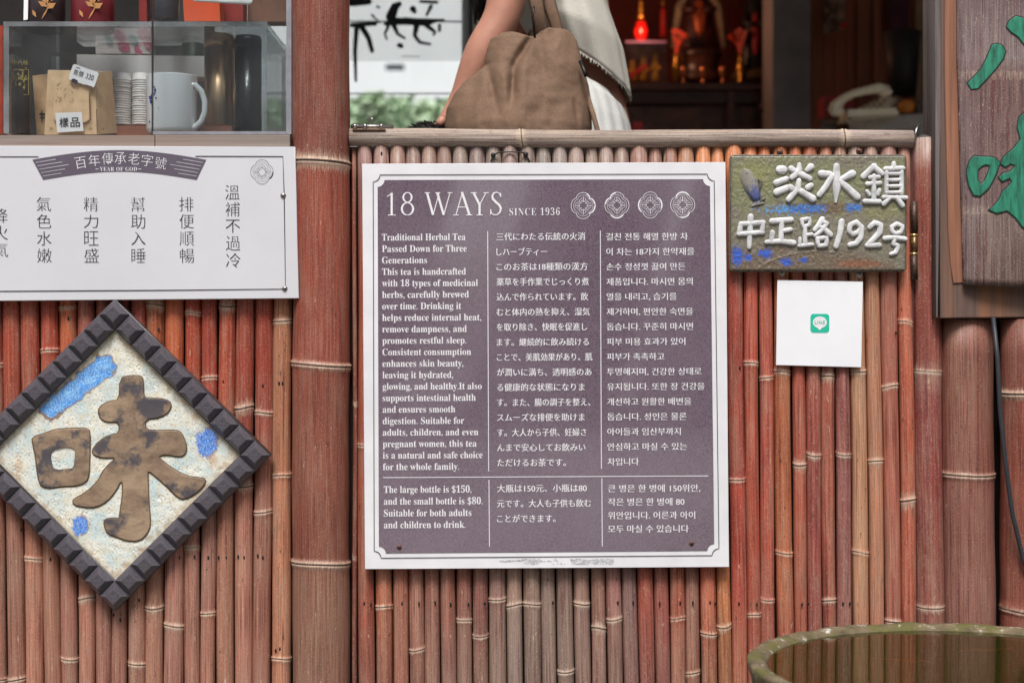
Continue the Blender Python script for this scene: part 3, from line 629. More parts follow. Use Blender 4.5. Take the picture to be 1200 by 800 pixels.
# 18 WAYS, thin classical capitals drawn as strokes
T = MB(); CUT = [0]
def fs_(pts, wd):
    CUT[0] += 1; T.stroke([(x, y-.0) for x, y in pts], wd, YT-CUT[0]*.00003, 0, n=2)
def ln(x0_, y0_, x1_, y1_, w_):
    CUT[0] += 1; ribbon(T, [(x0_, y0_), (x1_, y1_)], w_, YT-CUT[0]*.00003, False)
ln(459, 226, 459, 251.5, 2.6); ln(459.6, 226.2, 453.8, 230.5, 1.1); ln(454.5, 252, 463.8, 252, 1.1)
def ell(cx, cy, rx, ry, a0, a1, wth, wtk, n=26):
    pts = []; ws_ = []
    for k in range(n+1):
        g = R(a0+(a1-a0)*k/n); pts.append((cx+rx*math.cos(g), cy+ry*math.sin(g))); ws_.append(wth+(wtk-wth)*abs(math.cos(g))**1.3)
    return pts, ws_
p_, w_ = ell(477.5, 231.3, 4.9, 5.6, 92, 450, 1.1, 2.1); fs_(p_, w_)
p_, w_ = ell(477.5, 244.8, 6.6, 7.2, 92, 450, 1.1, 2.5); fs_(p_, w_)
ln(500.5, 226, 507.5, 252, 2.7); ln(507.5, 252, 514.5, 226.5, 1.1); ln(512.5, 226, 520, 252, 2.7); ln(520, 252, 527.3, 226, 1.1)
ln(497.5, 225.9, 504, 225.9, 1.0); ln(510, 225.9, 516, 225.9, 1.0); ln(524.5, 225.9, 530.3, 225.9, 1.0)
ln(534.3, 252, 542, 225, 1.1); ln(541.3, 225, 550.2, 252, 2.8); ln(537, 242.7, 547, 242.7, 1.0); ln(531, 252, 537.6, 252, 1.0); ln(546.3, 252, 553.6, 252, 1.0)
ln(555, 226, 562.2, 240.2, 2.6); ln(562, 240.2, 569.5, 226, 1.1); ln(562, 239, 562, 252, 2.6); ln(551.7, 225.9, 558.7, 225.9, 1.0); ln(566.4, 225.9, 572.7, 225.9, 1.0); ln(558.5, 252, 565.7, 252, 1.0)
fs_([(586.4,229.8),(585.3,226.8),(582.2,225.2),(578.7,226.2),(576.9,229.5),(577.6,233.2),(581,236.8),(585,240.2),(587,244),(586,248.6),(582.8,251.6),(578.8,251.8),(575.9,249.8),(575,246)], [1.2,1.2,1.2,1.8,2.3,2.6,2.9,2.9,2.5,2.0,1.3,1.2,1.2,1.2])
ln(586.6, 225.8, 586.9, 231, .9); ln(575, 245, 574.8, 251.8, .9)
build('heading_lettering', T, INKW, board, fixn=False)
def quatrefoil(cx, cy, r, n=64, sq=1.08):
    pts = []
    for k in range(n):
        g = 2*math.pi*k/n; rr = r*(.80+.20*abs(math.cos(2*g))**.6); pts.append((cx+rr*math.cos(g), cy+rr*sq*math.sin(g)))
    return pts
def emblem(cx, cy, r, Y, mat, parent, thick, name='emblem', lw=.85):
    def ribbon(mb_, pts, w_, Y_, cl=True): globals()['ribbon'](mb_, pts, w_*lw, Y_, cl)
    mb = MB(); q = quatrefoil(cx, cy, r); ribbon(mb, q, .7, Y)
    a0, a1 = thick
    for s0, s1 in (thick if isinstance(thick[0], tuple) else (thick,)):
        seg_ = [quatrefoil(cx, cy, r*.95)[k % 64] for k in range(int(s0/360*64), int(s1/360*64))]
        if len(seg_) > 2: ribbon(mb, seg_, 1.5, Y-.00004, False)
    ribbon(mb, quatrefoil(cx, cy, r*.80), .45, Y-.00008); 
    ribbon(mb, quatrefoil(cx, cy, r*.34), .45, Y-.00012)
    for k in range(4):
        g = math.pi/2*k; c_, s_ = math.cos(g), math.sin(g)
        ribbon(mb, [(cx+c_*r*.28, cy+s_*r*.28), (cx+c_*r*.72, cy+s_*r*.74)], .8, Y-.00016-k*.00002, False)
        for sg in (-1, 1):
            ribbon(mb, [(cx+(c_*t-s_*o_*sg)*r, cy+(s_*t+c_*o_*sg)*r) for t, o_ in ((.36, .10), (.45, .2), (.58, .2), (.66, .1))], .5, Y-.00026-k*.00002, False)
        h_ = g+math.pi/4; c_, s_ = math.cos(h_), math.sin(h_)
        ribbon(mb, [(cx+c_*r*.22, cy+s_*r*.22), (cx+c_*r*.52, cy+s_*r*.52)], .5, Y-.00036-k*.00002, False)
        ribbon(mb, [(cx+(c_*.56-s_*.14)*r, cy+(s_*.56+c_*.14)*r), (cx+c_*.44*r, cy+s_*.44*r), (cx+(c_*.56+s_*.14)*r, cy+(s_*.56-c_*.14)*r)], .5, Y-.00046-k*.00002, False)
    return build(name, mb, mat, parent, fixn=False)
emblem(683.5, 241, 14.2, YT, INKW, board, ((0, 60), (290, 360)))
emblem(723, 240.6, 14.2, YT, INKW, board, ((60, 130), (190, 270)))
emblem(762, 240.3, 14.2, YT, INKW, board, ((150, 215), (320, 385)))
emblem(800, 240, 14.2, YT, INKW, board, ((50, 110), (230, 310)))
rnd = random.Random(3); b = MB()
for k in range(520):
    x = rnd.uniform(585, 719); y = 657.4+rnd.uniform(-3.4, 3.4)*(1 if x > 610 else .5); ww = rnd.uniform(.5, 1.5)
    if noise.noise(Vector((x*.06, y*.35, 3))) > -.12: ribbon(b, [(x, y), (x+rnd.uniform(.6, 2.0), y)], ww*.6, YB-.0007-k*.0000006, False)
build('worn_print', b, simple('faded_grey_print', (192, 192, 194), .6), board, fixn=False)
def screw(parent, x, y, Y, r=3.2, mat=RUST):
    b_ = MB(); p = P(x, y, Y); n = 14; vs = [p+Vector((0, -.0022, 0))]
    for rr, yy in ((r*.5, -.002), (r, -.0006), (r*1.15, .0006)):
        vs += [p+Vector((math.cos(2*math.pi*k/n)*M(rr), yy, math.sin(2*math.pi*k/n)*M(rr))) for k in range(n)]
    fs = [(0, 1+k, 1+(k+1) % n) for k in range(n)]+[(1+j*n+k, 1+(j+1)*n+k, 1+(j+1)*n+(k+1) % n, 1+j*n+(k+1) % n) for j in range(2) for k in range(n)]
    b_.add(vs, fs); o = build('screw', b_, mat, parent, True)
    c_ = MB(); g = random.uniform(0, 3)
    for gg in (g, g+math.pi/2): ribbon(c_, [(x-math.cos(gg)*r*.5, y-math.sin(gg)*r*.5), (x+math.cos(gg)*r*.5, y+math.sin(gg)*r*.5)], r*.25, Y-.0025-.0001*gg, False)
    build('screw_slot', c_, BLACKM, o, fixn=False)
screw(board, 468, 641, YT, 2.6); screw(board, 810.5, 636.5, YT, 2.6)

# ------------------------------------------------------------------ pale sign at the left
YS = -.034
sg = thing('pale_sign', 'pale grey sign with curved plum banner and vertical character columns, under the display window', 'sign', P(100, 352, YS))
shape('sign_panel', [[(-130,170.5),(345.5,172),(350.5,349.5),(-130,353.5)]], YS, .014, .0008, GREYP, sg)
YT2 = YS-.0007
b = MB(); ribbon(b, [(-118,184),(45,183.8)], 1.0, YT2, False); ribbon(b, [(229,183.2),(331.5,183.5),(333,228),(334.5,338.6),(200,340),(-118,342)], 1.1, YT2-.0001, False); build('border_line', b, INKK, sg, fixn=False)
top_ = [(38+(241.5-38)*t, 187.2-11.2*math.sin(math.pi*t)) for t in [k/20 for k in range(21)]]
bot_ = [(50.4+(230.4-50.4)*t, 210.6-9.8*math.sin(math.pi*t)) for t in [k/20 for k in range(21)]]
shape('banner', [top_+bot_[::-1]], YS-.0008, .0006, 0, PURP, sg)
YT3 = YS-.0013; b = MB()
for k in range(5):
    f_ = .16+.17*k
    for side in (0, 1):
        pts = []
        for j in range(7):
            t = (.01+.03*j*(1-.35*abs(k-2)/2)) ; t = 1-t if side else t; i0 = min(19, int(t*20)); fr_ = t*20-i0
            a_ = mix(top_[i0], top_[i0+1], fr_); c_ = mix(bot_[i0], bot_[i0+1], fr_); pts.append(mix(a_, c_, f_))
        ribbon(b, pts, .75, YT3, False)
build('banner_stripes', b, simple('pale_stripe_print', (196, 192, 200), .5), sg, fixn=False)
b = MB()
for ch, x, y, rt in (('百',94.5,190.8,9),('年',110.4,188,5),('傳',126,186,3),('承',141,185.4,0),('老',157,186,-3),('字',172.5,188,-6),('號',188.4,191.2,-9)):
    put_text(b, ch, 0, 0, 10, YT3, fit=(x-6.6, y-6.8, x+6.6, y+6.8), rot=rt, offset=-.012)
build('banner_characters', b, INKW, sg, fixn=False)
b = MB(); put_text(b, mb_serif("YEAR OF GOD"), 0, 0, 5, YT3, fit=(117, 195.8, 160.5, 200.4), rot=0, offset=-.008, spacing=1.1)
ribbon(b, [(112, 198.2), (115.5, 198.2)], .7, YT3, False); ribbon(b, [(162, 198.2), (165.5, 198.2)], .7, YT3, False); build('banner_lettering', b, INKW, sg, fixn=False)
cols_ = (('降火氣', .5, 252.6, 20.0), ('氣色水嫩', 51.3, 239, 20.1), ('精力旺盛', 106.5, 239.2, 20.0), ('幫助入睡', 161.6, 239.3, 20.0), ('排便順暢', 218.4, 239.2, 20.1), ('溫補不過冷', 272.3, 225.2, 19.9))
for s_, x, y, dy in cols_:
    b = MB()
    for k, ch in enumerate(s_):
        hw = 8.2; hh = 8.2
        if ch in '入力不': hh = 7.6
        put_text(b, ch, 0, 0, 16, YT2, fit=(x-hw+k*.25, y+k*dy-hh, x+hw+k*.25, y+k*dy+hh), rot=.3, offset=-.018, mincho=.010)
    build('character_column', b, INKK, sg, fixn=False)
emblem(307, 201.5, 13.2, YT2, INKK, sg, ((0, 50), (0, 1)), lw=.55)
screw(sg, 331.8, 229.2, YT2, 3.0, STEEL); screw(sg, 333.6, 338.2, YT2, 3.0, STEEL)
b = MB(); b.hexa([P(350,255,-.02), P(353,255,-.02), P(353,255,.0), P(350,255,.0), P(349,242,-.02), P(352.5,242,-.02), P(352.5,242,.0), P(349,242,.0)]); build('fixing_clip', b, BLACKM, sg)

# ------------------------------------------------------------------ white card with green logo (the code itself is left out)
card = thing('message_card', 'square white plastic card with a small green chat logo, under the glazed address plaque', 'sign', P(960, 430, -.02))
YQ = -.020
shape('card_panel', [[(911.3,328.3),(1011.2,330),(1009.4,430.3),(909.3,427.6)]], YQ, .003, .0004, simple('white_card', (240, 241, 244), .35, 0, .02, 10), card)
def rrect(x0, y0, x1, y1, r, n=5):
    pts = []
    for cx, cy, a in ((x1-r, y0+r, -90), (x1-r, y1-r, 0), (x0+r, y1-r, 90), (x0+r, y0+r, 180)):
        for k in range(n+1): g = R(a+90*k/n); pts.append((cx+r*math.cos(g), cy+r*math.sin(g)))
    return pts
shape('logo_tile', [rrect(949.8, 367.6, 971.8, 389.6, 3.6)], YQ-.0005, .0004, 0, simple('logo_green', (36, 190, 158), .45, 0, .03), card)
bub = [(960.8+8.2*math.cos(R(g)), 377.6+6.9*math.sin(R(g))) for g in range(-180, 181, 15)][:-1]
shape('logo_bubble', [bub], YQ-.0008, .0002, 0, INKW, card)
shape('logo_bubble_tail', [[(957.5,383.6),(964.5,383.2),(960.4,387)]], YQ-.0009, .0002, 0, INKW, card)
b = MB(); put_text(b, "LINE", 0, 0, 4, YQ-.0011, fit=(954.8, 375.7, 966.8, 379.6), rot=0, spacing=1.15, offset=.012); build('logo_lettering', b, MATS['logo_green'], card, fixn=False)

# ------------------------------------------------------------------ glazed address plaque
YA = -.030
pl = thing('address_plaque', 'glazed olive ceramic plaque with raised white characters and a small fish, beside the hinge', 'plaque', P(958, 319, YA))
def zc(x, y): return (850+x/5.217, 175+y/5.217)
def ns(x, y, s, o=0): return noise.fractal(Vector((x*s, y*s, o)), 1.0, 2.0, 4)
def sm(a, b_, x): t = max(0, min(1, (x-a)/(b_-a))); return t*t*(3-2*t)
def glaze(mb, poly_in, x0, y0, x1, y1, nx, ny, colf, depf, Y, inside):
    vs = []; cs = []
    for j in range(ny+1):
        for i in range(nx+1):
            x = x0+(x1-x0)*i/nx; y = y0+(y1-y0)*j/ny; xx, yy = inside(x, y)
            p = P(xx, yy, Y); p.y -= depf(xx, yy); vs.append(p); cs.append(colf(xx, yy))
    m_ = nx+1; mb.add(vs, [(j*m_+i, (j+1)*m_+i, (j+1)*m_+i+1, j*m_+i+1) for j in range(ny) for i in range(nx)], cs)
AO = lin((132, 132, 100)); AG = lin((130, 124, 108)); AB = lin((112, 84, 66)); BL = lin((42, 84, 182)); BL2 = lin((92, 168, 228)); DK = lin((84, 82, 72))
def a_col(x, y):
    n1 = ns(x, y, .05, 3); n2 = ns(x, y, .35, 9); n3 = ns(x, y, .9, 1)
    c = mix(AG, AO, sm(.0, .45, .75-abs(y-215)/70+n1*.6-(.25 if x > 990 else 0)))
    c = mix(c, lin((150, 150, 92)), .6*sm(1, .2, math.hypot((x-885)/34, (y-205)/24)+n1*.3))
    c = mix(c, lin((146, 144, 92)), .5*sm(1, .3, math.hypot((x-1035)/34, (y-248)/13)+n1*.3))
    # blue band below upper row
    c = mix(c, AB, .7*sm(1.15, .6, math.hypot((x-960)/52, (y-244)/8)+n2*.5))
    bb = sm(.95, .5, math.hypot((x-940)/46, (y-245+(x-940)*.03)/6.5)+n2*.9+(.4 if 968 < x < 985 else 0))
    bb = max(bb, sm(1, .6, math.hypot((x-1000)/12, (y-243)/6)+n2*.8))
    c = mix(c, mix(BL, BL2, max(0, min(1, .35+n3*1.3+(.5 if x < 925 else 0)))), bb*.9)
    # lower brown mottled field with blue spots
    lo = sm(282, 298, y+n1*8-(x-855)*.03-max(0, (x-1010))*.5)
    c = mix(c, mix(lin((120, 112, 96)), AB, max(0, min(1, .5+n2*1.2))), lo*.85)
    c = mix(c, lin((150, 92, 62)), .7*sm(1, .4, math.hypot((x-1005)/34, (y-309)/6)+n2*.6))
    for bx, by, rx, ry in ((864, 300, 8, 11), (897, 297, 9, 6), (922, 307, 8, 5), (942, 305, 6, 3), (877, 302, 5, 4)):
        c = mix(c, mix(BL, lin((70, 110, 220)), max(0, n3+.4)), sm(1.1, .6, math.hypot((x-bx)/rx, (y-by)/ry)+n2*.7))
    ed = min(x-855, 1063-x, y-181, 318.5-y); c = mix(c, DK, .65*sm(5, 0, ed+n2*3))
    c = mix(c, DK, .6*sm(.12, .45, n3+n2*.6))
    vq = math.sin(x*1.7+3*n2)*math.sin(y*1.9+2*n1); c = mix(c, lin((66, 62, 54)), .55*sm(.72, .95, vq)*(.4+.6*sm(.1, -.3, n1)))
    return c
def a_dep(x, y):
    ed = min(x-855, 1063-x, y-181, 318.5-y); e = -.004*sm(3.0, 0, ed)
    c1 = abs(math.hypot((x-960), (y-356)*1.6)-98)
    wav = .0006*math.exp(-(c1/1.2)**2) if y > 290 and x < 1000 else 0
    return e+.0007*ns(x, y, .22, 5)-.0006*max(0, ns(x, y, .8, 2))+wav
def a_in(x, y): # round the corners
    r = 6; cx = min(max(x, 855+r), 1063-r); cy = min(max(y, 181+r), 318.5-r); d = math.hypot(x-cx, y-cy)
    if x != cx and y != cy and d > r: return cx+(x-cx)*r/d, cy+(y-cy)*r/d
    return x, y
b = MB(); glaze(b, None, 855, 181, 1063, 318.5, 260, 170, a_col, a_dep, YA, a_in)
build('glazed_face', b, vcol_mat('plaque_glaze', .38, .22, 700, .0006, .4), pl, True, fixn=False)
shape('plaque_body', [rrect(855.6, 181.6, 1062.4, 317.9, 6)], YA+.0015, .013, .001, simple('fired_clay', (92, 86, 74), .7, 0, .3, 100, .0006), pl)
WG = simple('white_glaze', (218, 218, 218), .4, 0, .16, 70, .0004, coat=.4)
def chars(specs, Y=YA-.0006, h=.0036):
    for ch in specs:
        b_ = MB(); k = 0
        for st in ch:
            pts, wd = st[0], st[1]; k += 1
            b_.stroke([zc(*p) for p in pts], [q/4.55 for q in wd] if isinstance(wd, (list, tuple)) else wd/4.55, Y-.00007*k, h)
        build('raised_character', b_, WG, pl, True, fixn=False)
chars([
 [([(335,125),(352,125)],48),([(312,205),(372,182)],[36,32]),([(315,262),(380,235)],[42,36]),([(402,118),(415,128)],34),([(452,92),(452,130),(408,172)],[22,40,30]),([(455,148),(515,178)],[36,32]),([(522,108),(500,126)],[40,28]),([(398,232),(408,240)],36),([(522,222),(506,232)],34),([(450,192),(444,240),(388,306)],[28,34,34]),([(450,250),(535,302)],[34,40])],
 [([(680,105),(682,230),(674,322)],[36,46,14]),([(588,150),(640,152)],[42,34]),([(650,165),(620,220),(575,278)],[36,34,32]),([(775,150),(712,182)],[44,30]),([(700,195),(745,235),(805,290)],[34,38,42])],
 [([(908,105),(880,130),(845,165)],[36,32,34]),([(905,105),(958,148)],[34,30]),([(885,172),(935,170)],26),([(868,212),(945,206)],26),([(908,165),(908,305)],28),([(866,258),(880,276)],24),([(942,250),(932,274)],24),([(852,318),(942,320)],28),([(1030,88),(1028,120)],28),([(980,120),(1085,116)],28),([(985,140),(985,270)],24),([(1078,140),(1076,270)],26),([(985,150),(1075,148)],20),([(985,188),(1075,186)],20),([(985,226),(1075,224)],20),([(985,264),(1075,262)],20),([(968,292),(1105,296)],24),([(1005,296),(968,334)],28),([(1050,296),(1082,342)],30)],
 [([(155,412),(150,500),(146,598)],[34,32,26]),([(96,458),(84,518)],[30,28]),([(96,458),(232,448)],30),([(230,448),(224,508)],[30,26]),([(84,518),(226,508)],28)],
 [([(285,440),(402,430)],[34,30]),([(345,436),(340,562)],30),([(350,498),(398,490)],26),([(288,510),(280,560)],[30,26]),([(252,568),(330,562),(416,572)],[26,30,34])],
 [([(466,432),(515,422),(515,462),(474,474),(466,432)],24),([(486,478),(488,578)],26),([(490,525),(528,520)],22),([(456,545),(456,588)],20),([(452,590),(530,582)],24),([(592,428),(572,462),(546,492)],[32,30,24]),([(585,440),(622,452),(592,492),(548,528)],[24,28,26,22]),([(575,470),(608,488),(640,520)],[24,28,34]),([(562,546),(618,540),(618,586),(568,592),(562,546)],26)],
 [([(712,442),(700,520),(678,592)],[34,32,32])],
 [([(800,446),(765,462),(756,498),(778,520),(812,508),(830,474),(800,446)],30),([(832,478),(826,540),(800,575),(762,584)],[34,34,32,30])],
 [([(882,476),(912,450),(948,462),(945,505),(905,550),(866,588)],[28,32,34,34,32,28]),([(866,588),(940,586)],[28,30])],
 [([(1018,474),(1048,456),(1082,470),(1075,506),(1040,516),(1018,498),(1018,474)],26),([(975,545),(1040,538),(1098,548)],28),([(1038,545),(1024,578),(1056,590),(1042,630),(1012,640)],[24,26,30,28,22])],
])
# the little fish in relief
def fish_relief():
    vs = []; cs = []; n, m_ = 26, 10
    ax = [(870.5, 198.5), (874, 205), (879, 216), (885, 229), (888, 240)]
    for i in range(n+1):
        t = i/n; k = min(3, int(t*4)); c = mix(ax[k], ax[k+1], t*4-k); d = (ax[k+1][0]-ax[k][0], ax[k+1][1]-ax[k][1]); l = math.hypot(*d)
        wd = 10.6*math.sin(math.pi*min(1, (t*.93+.015)))**.55*(1.05-.45*t)
        if t > .88: wd = 2.6+(t-.88)*52
        for j in range(m_+1):
            s_ = -1+2*j/m_; x, y = c[0]-d[1]/l*wd*s_, c[1]+d[0]/l*wd*s_
            p = P(x, y, YA); p.y -= .0062*math.sqrt(max(0, 1-s_*s_))*(1 if t < .88 else .5)+.0004*(math.sin(t*46)*math.cos(s_*9)); vs.append(p)
            nb = ns(x, y, .5, 4); cs.append(mix(lin((146, 142, 130)), lin((50, 68, 138)), sm(.46, .72, t+nb*.3)*(.85 if t < .92 else .2)))
    q = m_+1; b_ = MB(); b_.add(vs, [(i*q+j, (i+1)*q+j, (i+1)*q+j+1, i*q+j+1) for i in range(n) for j in range(m_)], cs); return b_
build('fish_relief', fish_relief(), vcol_mat('fish_glaze', .35, .3, 900, .0006, .5), pl, True, fixn=False)
b = MB(); b.stroke([(889, 211), (892, 214), (889.5, 222)], [3, 5, 3], YA, .003); b.stroke([(888, 240), (893, 234), (896, 233)], [2, 3.4, 2], YA, .003); b.ball(P(875.5, 203, YA-.005), M(1.3), 8, 6); build('fish_fin', b, simple('grey_clay_glaze', (104, 100, 92), .4, 0, .3, 200), pl, True)
for x, y in ((914, 178.5), (1007, 177.5), (916.5, 319.5), (1007.5, 321.5)): screw(pl, x, y, YA+.010, 3.4, RUST if y < 200 else STEEL)

# ------------------------------------------------------------------ diamond ceramic tile
YD = -.034
dt = thing('diamond_tile', 'diamond-shaped ceramic tile with a raised brown character inside a dark block frame', 'plaque', P(135, 714, YD))
CX, CY = 134.5, 533; S2 = math.sqrt(.5)
def rot45(u, v): return (CX+(u-v)*S2, CY+(u+v)*S2)   # u to lower right, v to lower left (px)
HL = 129.5; WF = 26.0
CH = simple('charcoal_glaze', (66, 63, 68), .42, 0, .18, 250, .0005, spec=.6, coat=.25)
CHB = simple('charcoal_block_glaze', (84, 79, 86), .45, 0, .22, 300, .0006, spec=.6, coat=.2)
shape('frame', [[rot45(-HL, -HL), rot45(HL, -HL), rot45(HL, HL), rot45(-HL, HL)], [rot45(-HL+WF, -HL+WF), rot45(HL-WF, -HL+WF), rot45(HL-WF, HL-WF), rot45(-HL+WF, HL-WF)][::-1]], YD, .018, .0012, CH, dt)
def block_mesh():
    h = .0115; a = M(WF*.47, YD); c = M(WF*.45, YD); t = M(WF*.245, YD); b_ = MB()
    def ring(x, z, y): return [(-x, y, -z), (x, y, -z), (x, y, z), (-x, y, z)]
    vs = ring(a, c, .001)+ring(a, c, -h*.22)+ring(a*.94, c*.94, -h*.30)+ring(t*1.06, t*1.06, -h*.93)+ring(t, t, -h)
    fs = [(i*4+k, i*4+(k+1) % 4, (i+1)*4+(k+1) % 4, (i+1)*4+k) for i in range(4) for k in range(4)]+[(16, 17, 18, 19)]
    b_.add(vs, fs); return b_
bm_ = None
step = (2*HL-WF)/9
for side in range(4):
    for k in range(9):
        s_ = -HL+step*(k+.5); e = -HL+WF/2
        u, v = ((s_, e), (-e, s_), (-s_, -e), (e, -s_))[side]
        if side == 0: u, v = s_, e
        x, y = rot45(u, v)
        if bm_ is None: o = build('frame_block', block_mesh(), CHB, dt); bm_ = o.data
        else: o = link('frame_block', bm_, None, dt)
        o.location = P(x, y, YD); o.rotation_euler = (random.uniform(-.03, .03), R(45)+random.uniform(-.02, .02), random.uniform(-.03, .03))
        o.scale = (1, random.uniform(.92, 1.05), 1)
CRM = lin((230, 229, 217)); 
def d_col(x, y):
    n1 = ns(x, y, .03, 3); n2 = ns(x, y, .12, 9); n3 = ns(x, y, .7, 1)
    c = mix(CRM, lin((200, 216, 216)), max(0, min(1, .3+n1*1.5)))
    c = mix(c, lin((222, 210, 178)), max(0, min(.6, n2*.9)))
    def cap(ax, ay, bx, by, r0, r1):
        t = max(0, min(1, ((x-ax)*(bx-ax)+(y-ay)*(by-ay))/((bx-ax)**2+(by-ay)**2))); return math.hypot(x-ax-(bx-ax)*t, y-ay-(by-ay)*t)/(r0+(r1-r0)*t)
    u = ((x-CX)+(y-CY))*S2; v = (-(x-CX)+(y-CY))*S2; L_ = HL-WF
    ed = min(L_-abs(u), L_-abs(v)); c = mix(c, lin((176, 140, 84)), .6*sm(9, 0, ed+n2*10))
    q = cap(59, 479, 122, 430, 10.5, 13)+n2*.32+n3*.10
    c = mix(c, lin((120, 84, 70)), .85*sm(1.22, 1.0, q+(0 if y < 478-(x-60)*.2 else -.22*sm(90, 60, x))))
    c = mix(c, mix(lin((58, 134, 222)), lin((160, 212, 250)), max(0, min(1, .45+n3*1.1+n2*.4))), sm(1.03, .9, q))
    for bx, by, rx, ry in ((242, 518, 12.5, 17), (94, 615, 10, 12)):
        q = math.hypot((x-bx)/rx, (y-by)/ry)+n2*.25+n3*.2
        c = mix(c, lin((140, 96, 84)), .7*sm(1.2, 1.0, q)*(1 if (x > bx) else .3)); c = mix(c, mix(lin((54, 110, 210)), lin((160, 204, 245)), max(0, min(1, .3+n3*1.3))), sm(1.02, .88, q))
    for bx, by, rx, ry in ((22, 545, 6, 14), (250, 540, 8, 10), (178, 645, 14, 6)):
        c = mix(c, lin((196, 150, 96)), .5*sm(1.2, .3, math.hypot((x-bx)/rx, (y-by)/ry)+n2*.6))
    sg_ = max(0, ns(x, y, .45, 21)-.30); c = mix(c, lin((150, 140, 120)), min(.6, sg_*3))
    return c
stamps = [(random.uniform(-100, 100), random.uniform(-100, 100), random.uniform(1.9, 2.7)) for _ in range(380)]
buck = {}
for su, sv_, sr in stamps:
    x, y = rot45(su, sv_); 
    for i in range(-1, 2):
        for j in range(-1, 2): buck.setdefault((int(x//8)+i, int(y//8)+j), []).append((x, y, sr))
def d_dep(x, y):
    d = .0006*ns(x, y, .06, 5)+.00015*ns(x, y, .4, 8)
    for sx, sy, sr in buck.get((int(x//8), int(y//8)), ()):
        q = math.hypot(x-sx, y-sy)
        if q < sr+1.2: d -= .0008*math.exp(-((q-sr)/.45)**2)
    return d
b = MB(); n = 230; vs = []; cs = []; L_ = HL-WF+1.5
for j in range(n+1):
    for i in range(n+1):
        x, y = rot45(-L_+2*L_*i/n, -L_+2*L_*j/n); p = P(x, y, YD+.006); p.y -= d_dep(x, y); vs.append(p); cs.append(d_col(x, y))
b.add(vs, [(j*(n+1)+i, j*(n+1)+i+1, (j+1)*(n+1)+i+1, (j+1)*(n+1)+i) for j in range(n) for i in range(n)], cs)
build('tile_face', b, vcol_mat('tile_glaze', .35, .07, 500, .0002, .4), dt, True, fixn=True)
shape('tile_back', [[rot45(-L_, -L_), rot45(L_, -L_), rot45(L_, L_), rot45(-L_, L_)]], YD+.0085, .008, .0005, simple('cream_clay', (170, 160, 140), .7), dt)
def relief_mat():
    m_, nt, b_ = nodes('brown_relief_glaze'); tc = nn(nt, 'ShaderNodeTexCoord')
    mp = nn(nt, 'ShaderNodeMapping'); mp.inputs['Scale'].default_value = (22, 22, 38); nt.links.new(tc.outputs['Object'], mp.inputs[0])
    n1 = nn(nt, 'ShaderNodeTexNoise', Scale=1.0, Detail=7.0, Roughness=.7); nt.links.new(mp.outputs[0], n1.inputs[0])
    n2 = nn(nt, 'ShaderNodeTexNoise', Scale=22.0, Detail=6.0, Roughness=.65); nt.links.new(tc.outputs['Object'], n2.inputs[0])
    c = mixc(nt, rng(nt, n1.outputs[0], .35, .65), lin((118, 97, 80)), lin((168, 144, 118)))
    c = mixc(nt, rng(nt, n2.outputs[0], .51, .60, 0, .88), c, lin((66, 66, 76)))
    nt.links.new(c, b_.inputs['Base Color']); b_.inputs['Roughness'].default_value = .5
    bp = nn(nt, 'ShaderNodeBump', Strength=.8, Distance=.0015); nt.links.new(n1.outputs[0], bp.inputs['Height']); nt.links.new(bp.outputs[0], b_.inputs['Normal']); return m_
RM = relief_mat()
def chaikin(p, it=2):
    for _ in range(it): p = [q for a_, c_ in zip(p, p[1:]+p[:1]) for q in (mix(a_, c_, .25), mix(a_, c_, .75))]
    return p
MOUTH_O = [(38,512),(50,509),(60,505),(68,503),(85,502),(100,502),(105.4,505),(105,530),(104.5,550),(103,561),(98,566),(88,569),(72,569.5),(60,571.5),(49,570),(46,564),(43.5,550),(42,535),(39,522)]
MOUTH_I = [(58.6,530),(66,525),(80,523.6),(88,526),(87,538),(86,548),(78,549),(66,550),(61,547)]
TREE = [(141,443),(152,440.5),(165,440.6),(167.6,445),(168,467),(180,467),(194,468),(201,473),(198,482),(188,489),(170,491),(170,504),(190,505),(200,504),(210,505),(215,512),(219,526),(216,533),(209,535),(194,532),(184,535),(200,548),(218,558),(234,560),(241,561),(239,569),(228,579),(216,585),(208,582),(198,572),(186,561),(173,550),(173,560),(174,590),(176,610),(175,620),(168,630),(160,633.6),(148,633),(138,629),(126,625),(122,614),(123,608),(134,607),(140,608),(141,600),(144,580),(144,566),(141,564),(136,574),(126,587),(112,594),(98,594),(86,591),(86,585),(100,578),(116,563),(120,553),(128,544),(137,536),(120,536),(110,533),(108,528),(115,518),(128,510),(140,508),(140,494),(124,494),(118,490),(115,482),(119,475),(130,470),(140,469)]
shape('raised_character', [chaikin(MOUTH_O, 1), chaikin(MOUTH_I, 1)[::-1]], YD+.0034, .004, .0009, RM, dt, res=2)
shape('raised_character', [chaikin(TREE, 1)], YD+.0034, .004, .0009, RM, dt, res=2)
GR = simple('brown_outline_clay', (112, 88, 58), .7, 0, .2, 100)  # thin brown outline round the raised character
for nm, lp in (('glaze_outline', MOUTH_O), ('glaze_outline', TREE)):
    b = MB(); ribbon(b, chaikin(lp, 1), 2.6, YD+.0050); build(nm, b, GR, dt, fixn=False)

